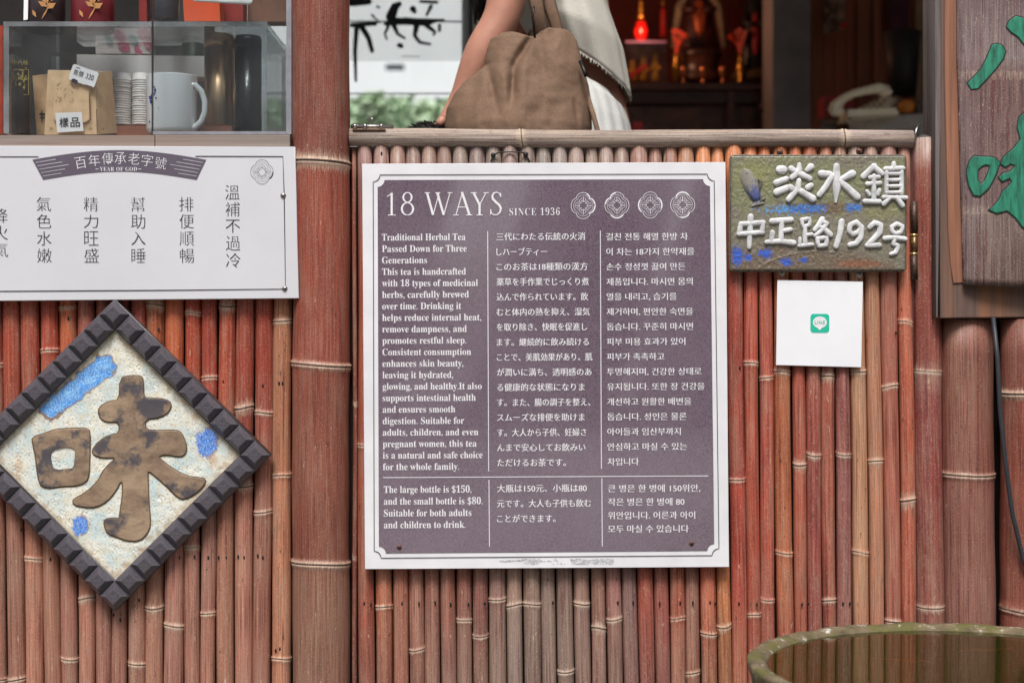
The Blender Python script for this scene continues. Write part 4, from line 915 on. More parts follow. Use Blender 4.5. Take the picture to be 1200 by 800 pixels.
# ------------------------------------------------------------------ water jar
YJ = -.08-.315; RJ = .315; ZJ = .308
JX0 = (1148-600)*(D+YJ)/F
STONE = None
def stone_mat():
    m_, nt, b_ = nodes('mossy_stone'); tc = nn(nt, 'ShaderNodeTexCoord')
    def noi(s, d=6.0): n = nn(nt, 'ShaderNodeTexNoise', Scale=s, Detail=d, Roughness=.65); nt.links.new(tc.outputs['Object'], n.inputs[0]); return n.outputs[0]
    c = mixc(nt, rng(nt, noi(30), .35, .65), lin((80, 70, 50)), lin((132, 116, 90)))
    c = mixc(nt, rng(nt, noi(14), .50, .62), c, lin((96, 92, 48)))
    c = mixc(nt, rng(nt, noi(60, 4.0), .60, .70), c, lin((196, 194, 186)))
    c = mixc(nt, rng(nt, noi(110, 3.0), .38, .30, 0, .8), c, lin((44, 46, 26)))
    nt.links.new(c, b_.inputs['Base Color']); b_.inputs['Roughness'].default_value = .85
    bp = nn(nt, 'ShaderNodeBump', Strength=.9, Distance=.004); nt.links.new(noi(70), bp.inputs['Height']); nt.links.new(bp.outputs[0], b_.inputs['Normal']); return m_
jar = thing('water_jar', 'round mossy stone jar full of dark water in front of the bamboo at lower right', 'jar', (JX0, YJ, 0))
b = MB(); n = 128; prof = [(.20,.0),(.25,.03),(.285,.10),(.30,.18),(.303,.26),(.311,.290),(.314,.300),(.3135,.305),(.310,.308),(.302,.3075),(.295,.306),(.290,.303),(.286,.298),(.281,.28),(.28,.2),(.24,.08),(.0,.05)]
vs = []
for r, z in prof:
    for k in range(n):
        g = 2*math.pi*k/n; wob = 1+.008*noise.noise(Vector((math.cos(g)*2.5, math.sin(g)*2.5, z*4)))+.007*noise.noise(Vector((math.cos(g)*14, math.sin(g)*14, z*30)))+.003*noise.noise(Vector((math.cos(g)*40, math.sin(g)*40, z*70)))
        vs.append((JX0+math.cos(g)*r*wob, YJ+math.sin(g)*r*wob, z+(.003*noise.noise(Vector((math.cos(g)*9, math.sin(g)*9, 2))) if z > .27 else 0)))
b.add(vs, [(i*n+k, i*n+(k+1) % n, (i+1)*n+(k+1) % n, (i+1)*n+k) for i in range(len(prof)-1) for k in range(n)]); build('jar_body', b, stone_mat(), jar, True)
m_, nt, pb = nodes('dark_water'); pb.inputs['Base Color'].default_value = (*lin((92, 88, 38)), 1); pb.inputs['Transmission Weight'].default_value = .78; pb.inputs['Roughness'].default_value = .015; pb.inputs['IOR'].default_value = 1.34
tc = nn(nt, 'ShaderNodeTexCoord'); no = nn(nt, 'ShaderNodeTexNoise', Scale=9.0, Detail=2.0); nt.links.new(tc.outputs['Object'], no.inputs[0]); bp = nn(nt, 'ShaderNodeBump', Strength=.10, Distance=.004); nt.links.new(no.outputs[0], bp.inputs['Height']); nt.links.new(bp.outputs[0], pb.inputs['Normal'])
vo = nn(nt, 'ShaderNodeVolumeAbsorption'); vo.inputs[0].default_value = (*lin((150, 140, 50)), 1); vo.inputs['Density'].default_value = 7; nt.links.new(vo.outputs[0], nt.nodes['Material Output'].inputs['Volume'])
b = MB(); b.lathe((JX0, YJ, 0), [(.0, .300), (.2875, .300), (.2815, .262), (.2, .12), (.0, .09)], 64); wt_ = build('water', b, m_, jar, True); wt_['kind'] = 'stuff'
wt_.data.polygons.foreach_set('use_smooth', [False]*len(wt_.data.polygons))
OR = simple('goldfish_orange', (226, 110, 40), .4, 0, .2, 60)
for (px, py, ang, lab) in ((1062, 782, 160, 'orange goldfish under the dark water near the left half of the jar'), (1150, 770, 10, 'faint orange goldfish deeper in the jar near its far rim')):
    k_ = (ZC-.285)/((py-400)/F); x_ = (px-600)*k_/F; y_ = k_-D; z_ = .280
    gf = thing('goldfish', lab, 'fish', (x_, y_, z_)); b = MB()
    pts = [(-.035,0,0),(-.028,0,0),(-.012,0,.0),(.008,0,0),(.026,.001,0),(.036,.002,0)]
    b.tube(pts, [.002,.0065,.0095,.0085,.0045,.002], 10, squash=.7)
    o = build('body', b, OR, gf, True); b2 = MB(); b2.add([(.034,0,.002),(.056,.012,.008),(.050,.0,.0),(.056,-.010,-.006)], [(0,1,2),(0,2,3)]); t_ = build('tail', b2, OR, gf, fixn=False)
    for q in (o, t_): q.matrix_parent_inverse = Matrix.Identity(4)
    gf.rotation_euler = (0, 0, R(ang))
b = MB(); lp = [P(1225, 760, -.12), P(1212, 768, -.13), P(1203, 782, -.14), P(1197, 800, -.15), P(1194, 830, -.15)]
vs = []
for i, p in enumerate(lp): ww = (.004, .008, .008, .006, .002)[i]; vs += [p+Vector((-ww, 0, 0)), p+Vector((0, -.003, .001)), p+Vector((ww, 0, 0))]
b.add(vs, [(i*3+k, i*3+k+1, (i+1)*3+k+1, (i+1)*3+k) for i in range(4) for k in range(2)])
tag(build('water_plant_leaf', b, simple('leaf_green', (150, 180, 110), .5, 0, .15), smooth=True), 'pale green leaf tip rising from the jar at the right edge', 'plant')

# ------------------------------------------------------------------ display window at upper left
def px_box(mb, x0, y0, x1, y1, Ya, Yb, persp=True):
    """box whose front face fills px rect at depth Ya; straight back to Yb"""
    a = P(x0, y1, Ya); c = P(x1, y0, Ya); mb.box((a.x, Ya, a.z), (c.x, Yb, c.z))
LEDW = wood_mat('ledge_wood', (122, 110, 102), (156, 143, 133), (140, 120, 108), .5, horiz=True, cracks=.7)
b = MB(); px_box(b, -130, 158.5, 181, 172, -.026, .40); px_box(b, 182, 158, 339.5, 171.5, -.026, .40)
lo_ = build('window_ledge', b, LEDW); tag(lo_, 'weathered wooden ledge carrying the display case, above the pale sign', 'ledge')
GL = glass_mat('pane_glass', (249, 251, 251), 1.0, .012); AC = glass_mat('acrylic', (246, 248, 249), 1.2, .018); ACE = glass_mat('acrylic_edge', (206, 212, 214), 1.6, .20)
ALU = simple('aluminium', (168, 168, 176), .4, .5, .1, 60)
sp_ = thing('sliding_pane', 'clear sliding glass pane with aluminium edge in front of the white mug', 'window', P(258, 158, .0))
b = MB(); px_box(b, 179, -330, 335.5, 154, .004, .009); build('glass', b, GL, sp_)
b = MB(); px_box(b, 335.5, -330, 341.5, 157.5, -.006, .022); px_box(b, 179, 154, 335, 157.5, -.002, .016); build('aluminium_frame', b, ALU, sp_)
b = MB(); px_box(b, 177.6, -330, 178.8, 157.5, .003, .010); build('dark_edge', b, simple('pane_edge_dark', (46, 42, 42), .4), sp_)
# acrylic case
YC0, YC1 = .035, .30
case = thing('acrylic_case', 'clear acrylic display box standing on the ledge, holding bags, cups and a mug', 'display case', P(160, 158, YC0))
def pan(name, x0, y0, x1, y1, Ya, Yb, mat): b_ = MB(); px_box(b_, x0, y0, x1, y1, Ya, Yb); return build(name, b_, mat, case)
pan('top_panel', 4, 26, 313, 30, YC0+.003, YC1, AC); pan('top_edge', 4, 25.5, 313, 31, YC0-.0002, YC0+.0028, ACE)
b = MB(); a_, c_ = P(5, 156.5, YC0), P(312, 31, YC0)
b.box((a_.x, YC0+.004, a_.z), (a_.x+.007, YC1, c_.z-.001)); build('left_panel', b, AC, case)
b = MB(); b.box((c_.x-.006, YC0+.004, a_.z), (c_.x, YC1, c_.z-.001)); build('right_panel', b, AC, case)
b = MB(); b.box((a_.x, YC0, a_.z), (c_.x, YC0+.003, c_.z-.001)); build('front_panel', b, AC, case)
for x0, x1, Ya in ((4, 10.5, YC0-.0012), (306.5, 312.5, YC0-.0012)): pan('edge_strip', x0, 31.2, x1, 156.5, Ya, Ya+.001, ACE)
b = MB(); b.box((a_.x+.008, YC1-.006, a_.z), (a_.x+.014, YC1-.001, c_.z-.002)); b.box((c_.x-.014, YC1-.006, a_.z), (c_.x-.008, YC1-.001, c_.z-.002)); build('back_edge', b, ACE, case)
b = MB(); px_box(b, 134, 147.5, 272, 158.4, .13, .28); tag(build('brown_tray', b, simple('brown_board', (150, 92, 68), .6, 0, .1, 30)), 'flat reddish-brown tray under the paper cups and metal canister', 'tray')
def pbox(mb, f, Ya, dx=0, dz=0, Yb=None):
    """hexahedron from front px quad TL,TR,BR,BL"""
    tl_, tr_, br_, bl_ = [P(x, y, Ya) for x, y in f]; d = Vector((dx, (Yb-Ya), dz))
    mb.hexa([bl_, br_, br_+d, bl_+d, tl_, tr_, tr_+d, tl_+d])
KR = simple('kraft_paper', (232, 196, 152), .75, 0, .08, 60, .0008); KR2 = simple('kraft_paper_dark', (212, 172, 126), .75, 0, .1, 60, .0008)
LAB = simple('paper_label', (244, 244, 242), .5, 0, .02)
def bag_kraft(label, f, side, Ya, Yb, mat):
    t_ = thing('kraft_tea_bag', label, 'paper bag', P((f[2][0]+f[3][0])/2, f[3][1], Ya)); b_ = MB()
    F_ = [P(x, y, Ya) for x, y in f]; S_ = [P(x, y, Yb) for x, y in side] # side: back TR, back BR
    d = S_[0]-F_[1]
    tl, tr, br, bl_ = F_; nx = 8; vs = []; cols = 10
    # crinkled box: front grid, side grid, back, top
    def grid(p00, p10, p11, p01, amp, n_=8, m2=12):
        base = len(b_.v); v_ = []
        for j in range(m2+1):
            for i in range(n_+1):
                u, v = i/n_, j/m2; p = (p00*(1-u)+p10*u)*(1-v)+(p01*(1-u)+p11*u)*v
                ed = min(u, 1-u, v, 1-v); nrm = Vector((0, -1, 0)) if amp > 0 else Vector((1, 0, 0))
                p = p+nrm*abs(amp)*(noise.noise(p*38)*min(1, ed*6)+.7*math.sin(math.pi*u)*math.sin(math.pi*v)); v_.append(p)
        q = n_+1; b_.add(v_, [(j*q+i, (j+1)*q+i, (j+1)*q+i+1, j*q+i+1) for j in range(m2) for i in range(n_)])
    grid(tl, tr, br, bl_, .003); grid(tr, S_[0], S_[1], br, -.002, 4, 12)
    tb, bb = tl+d, bl_+(S_[1]-br)
    grid(tb, S_[0], S_[1], bb, .0001, 2, 2); grid(tl, tb, bb, bl_, -.0001, 2, 2); grid(tl, tr, S_[0], tb, .0001, 2, 2)
    build('bag_body', b_, mat, t_, True, fixn=True); return t_
k1 = bag_kraft('kraft paper tea bag with folded flap, white tag and black-printed white label', [(56,82.5),(110,84),(115,157.5),(52,158)], [(131,84),(137,156)], .075, .13, KR)
FLAP = [(57,82),(109.5,83.5),(104,112),(105,140),(100,143.5),(66,143),(62,138),(63,110)]
shape('folded_flap', [FLAP], .0695, .0012, .0004, KR, k1)
b = MB(); ribbon(b, [(105,110),(106,141),(101,144.5),(65,144)], 1.0, .0690, False); ribbon(b, [(113,128),(114,157)], 1.0, .0690, False); build('crease', b, simple('crease_brown', (120, 84, 54), .8), k1, fixn=False)
lb = shape('label', [[(65,132.5),(95.5,131.5),(98,153.5),(67,155.5)]], .0682, .0006, 0, LAB, k1)
b = MB()
for ch, x in (('樣', 75), ('品', 88)): put_text(b, ch, 0, 0, 9, .0675, fit=(x-5.6, 137.8, x+5.6, 149.2), rot=2, offset=.012)
build('label_lettering', b, INKK, lb, fixn=False)
tgc = (98, 89)
def rr(x, y, a=-19): c_, s_ = math.cos(R(a)), math.sin(R(a)); return (tgc[0]+x*c_+y*s_, tgc[1]-x*s_+y*c_)
tg_ = shape('price_tag', [[rr(x, y) for x, y in rrect(-16, -9.5, 16, 9.5, 2.5)]], .0640, .0008, 0, LAB, k1)
b = MB(); put_text(b, '售價', 0, 0, 6, .0633, fit=(86, 82.6, 98, 89.2), rot=-19); put_text(b, '330', 0, 0, 6, .0633, fit=(100.5, 87, 110, 93.5), rot=-19)
b.stroke([(86, 94.5), (89, 96)], 4.6, .0633, 0); ribbon(b, [(100, 99.5), (108, 102)], .8, .0633, False); ribbon(b, [(89, 79), (94, 80.4)], .7, .0633, False)
build('tag_lettering', b, INKK, tg_, fixn=False)
b = MB(); prnt = simple('faint_bag_print', (158, 122, 84), .8)
for px_, py_ in ((60, 151), (106, 151), (121, 151)):
    for k in range(5): g = 2*math.pi*k/5; ribbon(b, [(px_, py_), (px_+2.8*math.cos(g), py_+2.8*math.sin(g)), (px_+1.8*math.cos(g+.7), py_+1.8*math.sin(g+.7))], .7, .0665, False)
for k in range(26):
    x, y = 76+random.uniform(-10, 10), 110+random.uniform(-12, 12); ribbon(b, [(x, y), (x+random.uniform(-3, 3), y+random.uniform(-3, 3))], .6, .0684, False)
for k in range(3): ribbon(b, [(120+k*2.4, 112), (120+k*2.4, 122)], .8, .076+.028, False)
build('bag_print', b, prnt, k1, fixn=False)
k2 = bag_kraft('darker kraft paper bag half hidden behind the labelled kraft bag', [(38,89),(60,86),(66,157),(43,158)], [(74,87),(78,156)], .145, .19, KR2)
b = MB(); b.stroke([(47.5, 134), (51.5, 134)], 3.0, .1415, 0); b.stroke([(49, 130), (49, 142)], 1.2, .1413, 0); b.stroke([(47, 138), (52, 138)], 1.4, .1411, 0); build('bag_print', b, INKK, k2, fixn=False)
# dark gold-printed bottle/pouch at far left
tb = thing('dark_tea_tin', 'tall dark tea tin with gold tree print at the far left of the case', 'tin', P(24, 157, .1))
b = MB(); p = P(24, 158, .10); r_ = M(11.5, .1); h_ = M(84, .1); b.lathe(p, [(r_*.96, 0), (r_, .004), (r_, h_-.004), (r_*.95, h_), (0, h_+.002)], 28); build('tin_body', b, simple('dark_brown_tin', (62, 48, 42), .35, 0, .2, 30), tb, True)
b = MB(); gd = simple('gold_print', (204, 184, 96), .4, .3)
yt = .10-r_*1.01
put_text(b, '十八味', 0, 0, 5, yt, fit=(14.5, 70, 33, 76.5), rot=-3)
rnd = random.Random(5)
for k in range(30): x, y = 25+rnd.gauss(0, 3.4), 93+rnd.gauss(0, 6); b.stroke([(x, y), (x+rnd.uniform(-2, 2), y+rnd.uniform(-2, 2))], rnd.uniform(.6, 1.8), yt-.0002-k*.00002, 0, n=2)
ribbon(b, [(17, 81.5), (33.5, 82), (33.5, 111), (28, 111)], .8, yt-.0001, False); build('gold_print', b, gd, tb, fixn=False)
b = MB(); put_text(b, '茶', 0, 0, 6, yt, fit=(21, 134, 27, 142), rot=0); build('tin_mark', b, INKK, tb, fixn=False)
# paper cups
cupm = None; CUPW = simple('paper_cup_white', (228, 224, 218), .6, 0, .04); CUPR = simple('cup_red_print', (190, 110, 100), .6)
for cx_, lab in ((143.5, 'left'), (165.5, 'right')):
    for k in range(20):
        p = P(cx_, 147.0, .20)+Vector((0, 0, k*M(2.7, .2)))
        if cupm is None:
            b = MB(); r_ = M(10.6, .2); h_ = M(9, .2)
            b.lathe((0,0,0), [(r_*.93, 0), (r_, .0), (r_*1.03, .0007), (r_*1.03, .0019), (r_*.985, .0024), (r_*.80, h_), (r_*.72, h_+.0005), (0, h_)], 26); o = build('paper_cup', b, CUPW, None, True); cupm = o.data
        else: o = bpy.data.objects.new('paper_cup', cupm); COL.objects.link(o)
        o.location = p+Vector((random.uniform(-.0004, .0004), random.uniform(-.0004, .0004), 0)); o.rotation_euler[2] = random.uniform(0, 6)
        tag(o, ('topmost white paper cup of the %s-hand stack' if k == 19 else 'lowest white paper cup of the %s-hand stack, on the brown tray' if k == 0 else 'white paper cup in the middle of the %s-hand stack beside the mug') % lab, 'cup', 'paper cups in the %s-hand stack' % lab)
        if k % 3 == 1:
            c_ = MB(); rr_ = M(10.95, .2); g0 = -math.pi/2+random.uniform(-.8, .5)
            vs = [(math.cos(g0+.12*i)*rr_, math.sin(g0+.12*i)*rr_, z) for z in (.0007, .0017) for i in range(5)]; c_.add(vs, [(i, i+1, 6+i, 5+i) for i in range(4)])
            q = build('cup_print', c_, CUPR, o, fixn=False); q.matrix_parent_inverse = Matrix.Identity(4)
# mug
mug = thing('mug', 'white ceramic mug with a blue splash print, handle to the right', 'mug', P(201, 157, .07))
b = MB(); p = P(201.5, 157, .088); r_ = M(30, .04); h_ = M(68, .06)
b.lathe(p, [(r_*.90, 0), (r_*.97, .003), (r_, .008), (r_, h_-.002), (r_*.985, h_), (r_*.95, h_-.002), (r_*.94, .01), (0, .008)], 40); build('mug_body', b, simple('white_ceramic', (238, 236, 236), .25, 0, .03, 10, coat=.5), mug, True)
b = MB(); hp_ = [(215,103,-.01),(221,99,-.013),(229,100,-.012),(236,107,-.01),(240,119,-.01),(240,131,-.01),(236,142,-.01),(229,149,-.01),(221,150.5,-.012),(215,147,-.01)]
b.tube([P(x, y, .085+dy) for x, y, dy in hp_], [M(3.6)]*10, 12, squash=.95); build('handle', b, MATS['white_ceramic'], mug, True)
b = MB(); BLP = simple('blue_print', (48, 70, 150), .4, 0, .1); rnd = random.Random(9)
def onmug(x, y): # on the cylinder
    X = P(x, y, .05).x; dx = X-p.x; return Vector((X, p.y-math.sqrt(max(r_*r_*1.02-dx*dx, 0)), P(x, y, .05).z))
def mugpatch(cx, cy, w2, h2):
    n_ = 10; vs = [onmug(cx, cy)]
    for k in range(n_): g = 2*math.pi*k/n_; q = rnd.uniform(.6, 1.1); vs.append(onmug(cx+w2*q*math.cos(g), cy+h2*q*math.sin(g)))
    b.add([v+Vector((0, -.0006, 0)) for v in vs], [(0, 1+k, 1+(k+1) % n_) for k in range(n_)])
for q in ((175.5, 114, 3, 3.4), (179, 110, 3.6, 2.2), (176, 119, 2.2, 2.6), (182, 106, 1.6, 3), (183, 115, 1.6, 1.2), (174, 142, 1.2, 2), (180.5, 102, 1, 1.4), (186, 127, .8, .8)): mugpatch(*q)
build('blue_splash_print', b, BLP, mug, fixn=False)
# canisters, papers, packages
def can(label, x, y0, y1, rpx, Y, mat, prof=None, name='canister'):
    t_ = thing(name, label, 'canister', P(x, y1, Y)); b_ = MB(); r_ = M(rpx, Y); h_ = M(y1-y0, Y)
    b_.lathe(P(x, y1, Y), [(r_*.96, 0), (r_, .003), (r_, h_*.84)], 28); build('canister_body', b_, mat, t_, True)
    b_ = MB(); b_.lathe(P(x, y1, Y)+Vector((0, 0, h_*.845)), [(r_*1.02, 0), (r_*1.02, h_*.11), (r_*.9, h_*.145), (0, h_*.155)], 28); build('canister_lid', b_, mat, t_, True); return t_
can('brushed bronze metal canister right of the mug handle', 257, 40, 149, 17.5, .20, simple('bronze_metal', (176, 146, 114), .30, .9, .1, 8))
can('black metal canister between the bronze canister and the case edge', 291, 42, 157, 16, .16, simple('black_metal', (26, 25, 26), .2, .4, .1, 8))
can('small dark green canister behind the bronze one', 226, 30, 90, 13, .27, simple('deep_green_tin', (58, 62, 48), .4, .3, .1, 8))
b = MB(); pbox(b, [(90,64),(246,66),(246,90),(90,92)], .235, Yb=.28); tag(build('folded_paper', b, simple('white_paper', (232, 230, 226), .7, 0, .05, 12)), 'pile of folded white paper lying behind the cups', 'paper')
b = MB(); pbox(b, [(112,33),(176,33),(176,63),(112,63)], .245, Yb=.285); pk = build('printed_package', b, simple('pale_package', (196, 186, 180), .6, 0, .1, 20)); tag(pk, 'pale package with pink and teal shapes, on top of the white paper', 'package')
b = MB()
for i, (x, y, r_) in enumerate(((138, 40, 7), (143, 52, 8), (167, 38, 9), (172, 50, 7), (160, 58, 4))): b.stroke([(x, y), (x+4, y+4)], r_*1.4, .2425-i*.0002, 0)
build('pink_print', b, simple('pink_print', (176, 84, 108), .6), pk, fixn=False)
b = MB()
for i, (x, y, r_) in enumerate(((126, 45, 5), (155, 45, 6))): b.stroke([(x, y), (x+3, y+5)], r_*1.4, .2425-i*.0002, 0)
build('teal_print', b, simple('teal_print', (60, 130, 128), .6), pk, fixn=False)
# things on top of the case
ztop = P(0, 25.5, YC0).z
def topx(x, Y): return P(x, 0, Y).x
GOLDL = simple('gold_leaf_print', (206, 150, 96), .4, .3)
def leaf_tin(label, x, rpx, Y, col, h=.14, name='tea_tin'):
    t_ = thing(name, label, 'tin', (topx(x, Y), Y, ztop)); b_ = MB(); r_ = M(rpx, Y)
    b_.lathe((topx(x, Y), Y, ztop), [(r_*.95, 0), (r_, .003), (r_, h-.02)], 30); build('tin_body', b_, col, t_, True)
    b_ = MB(); b_.lathe((topx(x, Y), Y, ztop+h-.0195), [(r_*1.02, 0), (r_*1.02, .016), (r_*.95, .02), (0, .02)], 30); build('tin_lid', b_, col, t_, True)
    b_ = MB(); yt_ = Y-r_-.0006
    def lf(x0_, y0_, x1_, y1_, w_): b_.stroke([(x0_, y0_), ((x0_+x1_)/2, (y0_+y1_)/2), (x1_, y1_)], [.8, w_, .5], yt_, 0, n=3)
    lf(x+1, 8, x-9, 2, 6); lf(x+1, 10, x+11, 4, 7); lf(x+2, 8, x+4, -8, 6); lf(x, 4, x-8, -8, 5); lf(x+2, 4, x+12, -8, 5); lf(x+2, 10, x-5, 22, 2); lf(x-12, 20, x-16, 12, 4)
    build('leaf_print', b_, GOLDL, t_, fixn=False); return t_
t_ = leaf_tin('dark tea tin with gold leaf print standing on the left of the case', 54, 22, .12, simple('dark_plum_tin', (50, 38, 40), .3, 0, .1, 20))
b = MB(); pbox(b, [(28,-2),(33,-2),(32.5,23),(27.5,24)], .094, Yb=.0955); lb = build('side_label', b, LAB, t_)
leaf_tin('maroon tea tin with gold leaf print on top of the case', 109, 25, .12, simple('maroon_tin', (112, 38, 44), .3, 0, .1, 20))
can('dark charcoal jar on the case, right behind the edge of the sliding pane', 193, -70, 25.5, 17, .15, simple('charcoal_jar', (52, 50, 54), .3, 0, .2, 10))
b = MB(); px_box(b, 163, -50, 172, 25, .17, .21); tag(build('red_box', b, simple('red_card', (128, 30, 26), .5)), 'narrow dark red box standing behind the pane edge', 'box')
b = MB(); pbox(b, [(213,-20),(256,-20),(258,25),(216,25)], .11, Yb=.15); tag(build('orange_box', b, simple('orange_card', (226, 84, 34), .5, 0, .04)), 'bright orange box standing on the clear case behind the glass', 'box')
b = MB(); pbox(b, [(259,-20),(285,-20),(285,25),(261,25)], .17, Yb=.21); tag(build('red_packet', b, simple('deep_red_card', (150, 40, 30), .5, 0, .1)), 'deep red packet beside the orange box', 'packet')
b = MB(); px_box(b, 290, -60, 336, 25.5, .21, .25); tag(build('brown_carton', b, simple('brown_carton_card', (124, 84, 62), .6, 0, .15, 30)), 'brown carton at the right end of the case top', 'carton')
b = MB(); b.stroke([(228, 0), (292, 2)], [4, 8], .018, .002); tag(build('paper_strip', b, simple('white_strip', (224, 224, 226), .6), smooth=True), 'white paper strip taped behind the pane above the orange box', 'paper')
b = MB(); px_box(b, -14, 30, 3.5, 157, .15, .2); tag(build('orange_red_box', b, simple('brick_red_card', (150, 52, 26), .5, 0, .2, 20)), 'brick-red box just left of the clear case at the picture edge', 'box')

# ------------------------------------------------------------------ back opening: frosted glass door with ink painting, street beyond
gd_ = thing('glass_door', 'frosted glass door panel with a black ink brush painting, behind the thick post', 'door', P(470, zpx(.015, 1.44), 1.44))
YG = 1.44
fm_ = bpy.data.materials.new('frosted_film'); fm_.use_nodes = True; nt = fm_.node_tree; nt.nodes.remove(nt.nodes['Principled BSDF'])
tl__ = nn(nt, 'ShaderNodeBsdfTranslucent'); tl__.inputs[0].default_value = (.93, .94, .93, 1); tp = nn(nt, 'ShaderNodeBsdfTransparent'); mx = nn(nt, 'ShaderNodeMixShader'); mx.inputs[0].default_value = .80; nt.links.new(tl__.outputs[0], mx.inputs[1]); nt.links.new(tp.outputs[0], mx.inputs[2]); nt.links.new(mx.outputs[0], nt.nodes['Material Output'].inputs[0])
zb, zt = .05, 2.42; xl, xr = -1.9, P(548, 0, YG).x
b = MB(); b.box((xl, YG, zb), (xr, YG+.006, zt)); build('glass', b, GL, gd_)
b = MB(); b.box((xl, YG-.003, P(0, 72, YG).z), (xr, YG-.002, zt)); build('frosted_film', b, fm_, gd_)
b = MB(); b.box((P(550.5,0,YG).x, YG-.02, zb), (P(553.5,0,YG).x, YG+.03, zt)); build('dark_stile', b, BLACKM, gd_)
b = MB(); b.box((P(554,0,YG).x, YG-.03, zb), (-.061, YG+.03, zt)); build('pale_stile', b, simple('pale_painted_stile', (200, 200, 194), .6), gd_)
ink = MB()
def ik(pts, wd): CUT[0] += 1; ink.stroke(pts, wd, YG-.0045-(CUT[0] % 40)*.0001, 0, n=2)
ik([(452, 28), (475, 25), (500, 27), (512, 24)], [5, 9, 8, 4]); ik([(455, 31), (451, 40), (453, 46)], [4, 3, 2.5]); ik([(462, 31), (466, 40), (474, 45)], [6, 4, 3]); ik([(488, 31), (486, 42), (492, 50), (504, 52)], [7, 5, 4, 3]); ik([(500, 30), (510, 38), (508, 41)], [6, 4, 3]); ik([(458, 20), (463, 8), (468, 5)], [12, 10, 6]); ik([(484, 11), (486, 14)], [8, 5]); ik([(455, 22), (520, 24)], [3, 3])
ik([(412, 30), (440, 28)], [5, 5]); ik([(418, 32), (416, 60), (417, 95)], [6, 5, 3]); ik([(424, 32), (432, 45), (436, 60)], [7, 6, 5]); ik([(436, 18), (446, 28)], [3, 1]); ik([(412, 3), (432, 2)], [10, 8]); ik([(493, 2), (512, 3)], [4, 4]); ik([(515, 30), (515, 36)], [4, 4]); ik([(468, 53.5), (470, 54)], [6, 6]); ik([(500, 18), (505, 8)], [3, 5])
ik([(442, 8), (444, 9)], [3, 3]); ik([(430, -20), (450, -30), (480, -22), (520, -35)], [6, 10, 8, 5]); ik([(440, -60), (442, -35)], [8, 5]); ik([(490, -70), (500, -40), (520, -30)], [9, 6, 4])
build('ink_painting', ink, simple('ink_wash', (40, 42, 44), .7, 0, .2, 50), gd_, fixn=False)
b = MB(); ribbon(b, [(470, 66), (492, 66.5)], 1.0, YG-.005, False); build('small_caption', b, simple('grey_print', (150, 150, 150), .6), gd_, fixn=False)
b = MB(); b.box((xl, YG+.05, P(0, 25.8, YG+.05).z), (xr, YG+.06, P(0, 24.3, YG+.05).z)); b.box((xl, YG+.05, P(0, 110, YG+.05).z), (xr, YG+.06, P(0, 109, YG+.05).z)); build('glazing_bar', b, simple('pale_bar', (214, 218, 218), .5), gd_)
# street beyond
def tree_blob(label, c, r, n, mat, seed, name='hedge'):
    rn = random.Random(seed); b_ = MB()
    for k in range(n):
        d = Vector((rn.gauss(0, 1), rn.gauss(0, 1), rn.gauss(0, 1))); d = d.normalized()*rn.random()**.35
        p = Vector(c)+Vector((d.x*r[0], d.y*r[1], d.z*r[2]*(1+.25*noise.noise(Vector((d.x*3, seed, 0)))))); s_ = rn.uniform(.02, .045)
        a_ = Vector((rn.uniform(-1, 1), rn.uniform(-1, 1), rn.uniform(-.4, 1))).normalized(); t_ = a_.orthogonal().normalized(); u_ = a_.cross(t_)
        b_.add([p-t_*s_, p+u_*s_*.5, p+t_*s_, p-u_*s_*.5], [(0, 1, 2, 3)])
    o_ = build(name, b_, mat, fixn=False); return tag(o_, label, 'plant')
LF = simple('hedge_leaf', (196, 218, 182), .6, 0, .14, 20)
k5 = (D+4.6)/F
tree_blob('blurred green hedge seen low through the glass door', (-.75, 4.6, ZC+(400-150)*k5), (1.5, .3, .13), 5200, LF, 3)
tree_blob('small green shrub in front of the white van, left end of the hedge', (-.62, 4.3, ZC+(400-122)*(D+4.3)/F), (.06, .06, .05), 160, LF, 5, 'shrub')
b = MB(); b.box((-2.3, 4.3, .005), (.6, 4.9, ZC+(400-163)*k5)); tag(build('planter_wall', b, simple('grey_render', (150, 158, 156), .8, 0, .1, 4)), 'grey-green low planter wall below the hedge outside', 'wall')
van = thing('white_van', 'blurred white van parked outside beyond the hedge', 'van', (-1.2, 8, 0))
b = MB(); b.box((-4.2, 7.6, .35), (1.6, 9.4, 2.35)); build('van_body', b, simple('white_van_paint', (238, 240, 242), .35, 0, .02, 3), van)
b = MB(); a_ = P(452, 0, 7.6); b.box((a_.x, 7.585, P(0, 83, 7.6).z), (P(474,0,7.6).x, 7.599, P(0, 76, 7.6).z)); build('van_window', b, simple('dark_glass', (40, 56, 60), .2), van)
for wx in (-3.2, .6):
    b = MB(); b.tube([(wx, 7.58, .34), (wx, 7.85, .34)], .33, 20); build('wheel', b, BLACKM, van, True)
b = MB(); b.box((-7, 12, .005), (5, 12.4, 7.5)); tag(build('far_building', b, simple('pale_far_facade', (238, 240, 240), .8, 0, .05, 1)), 'pale building wall across the back street, seen above the van', 'building')

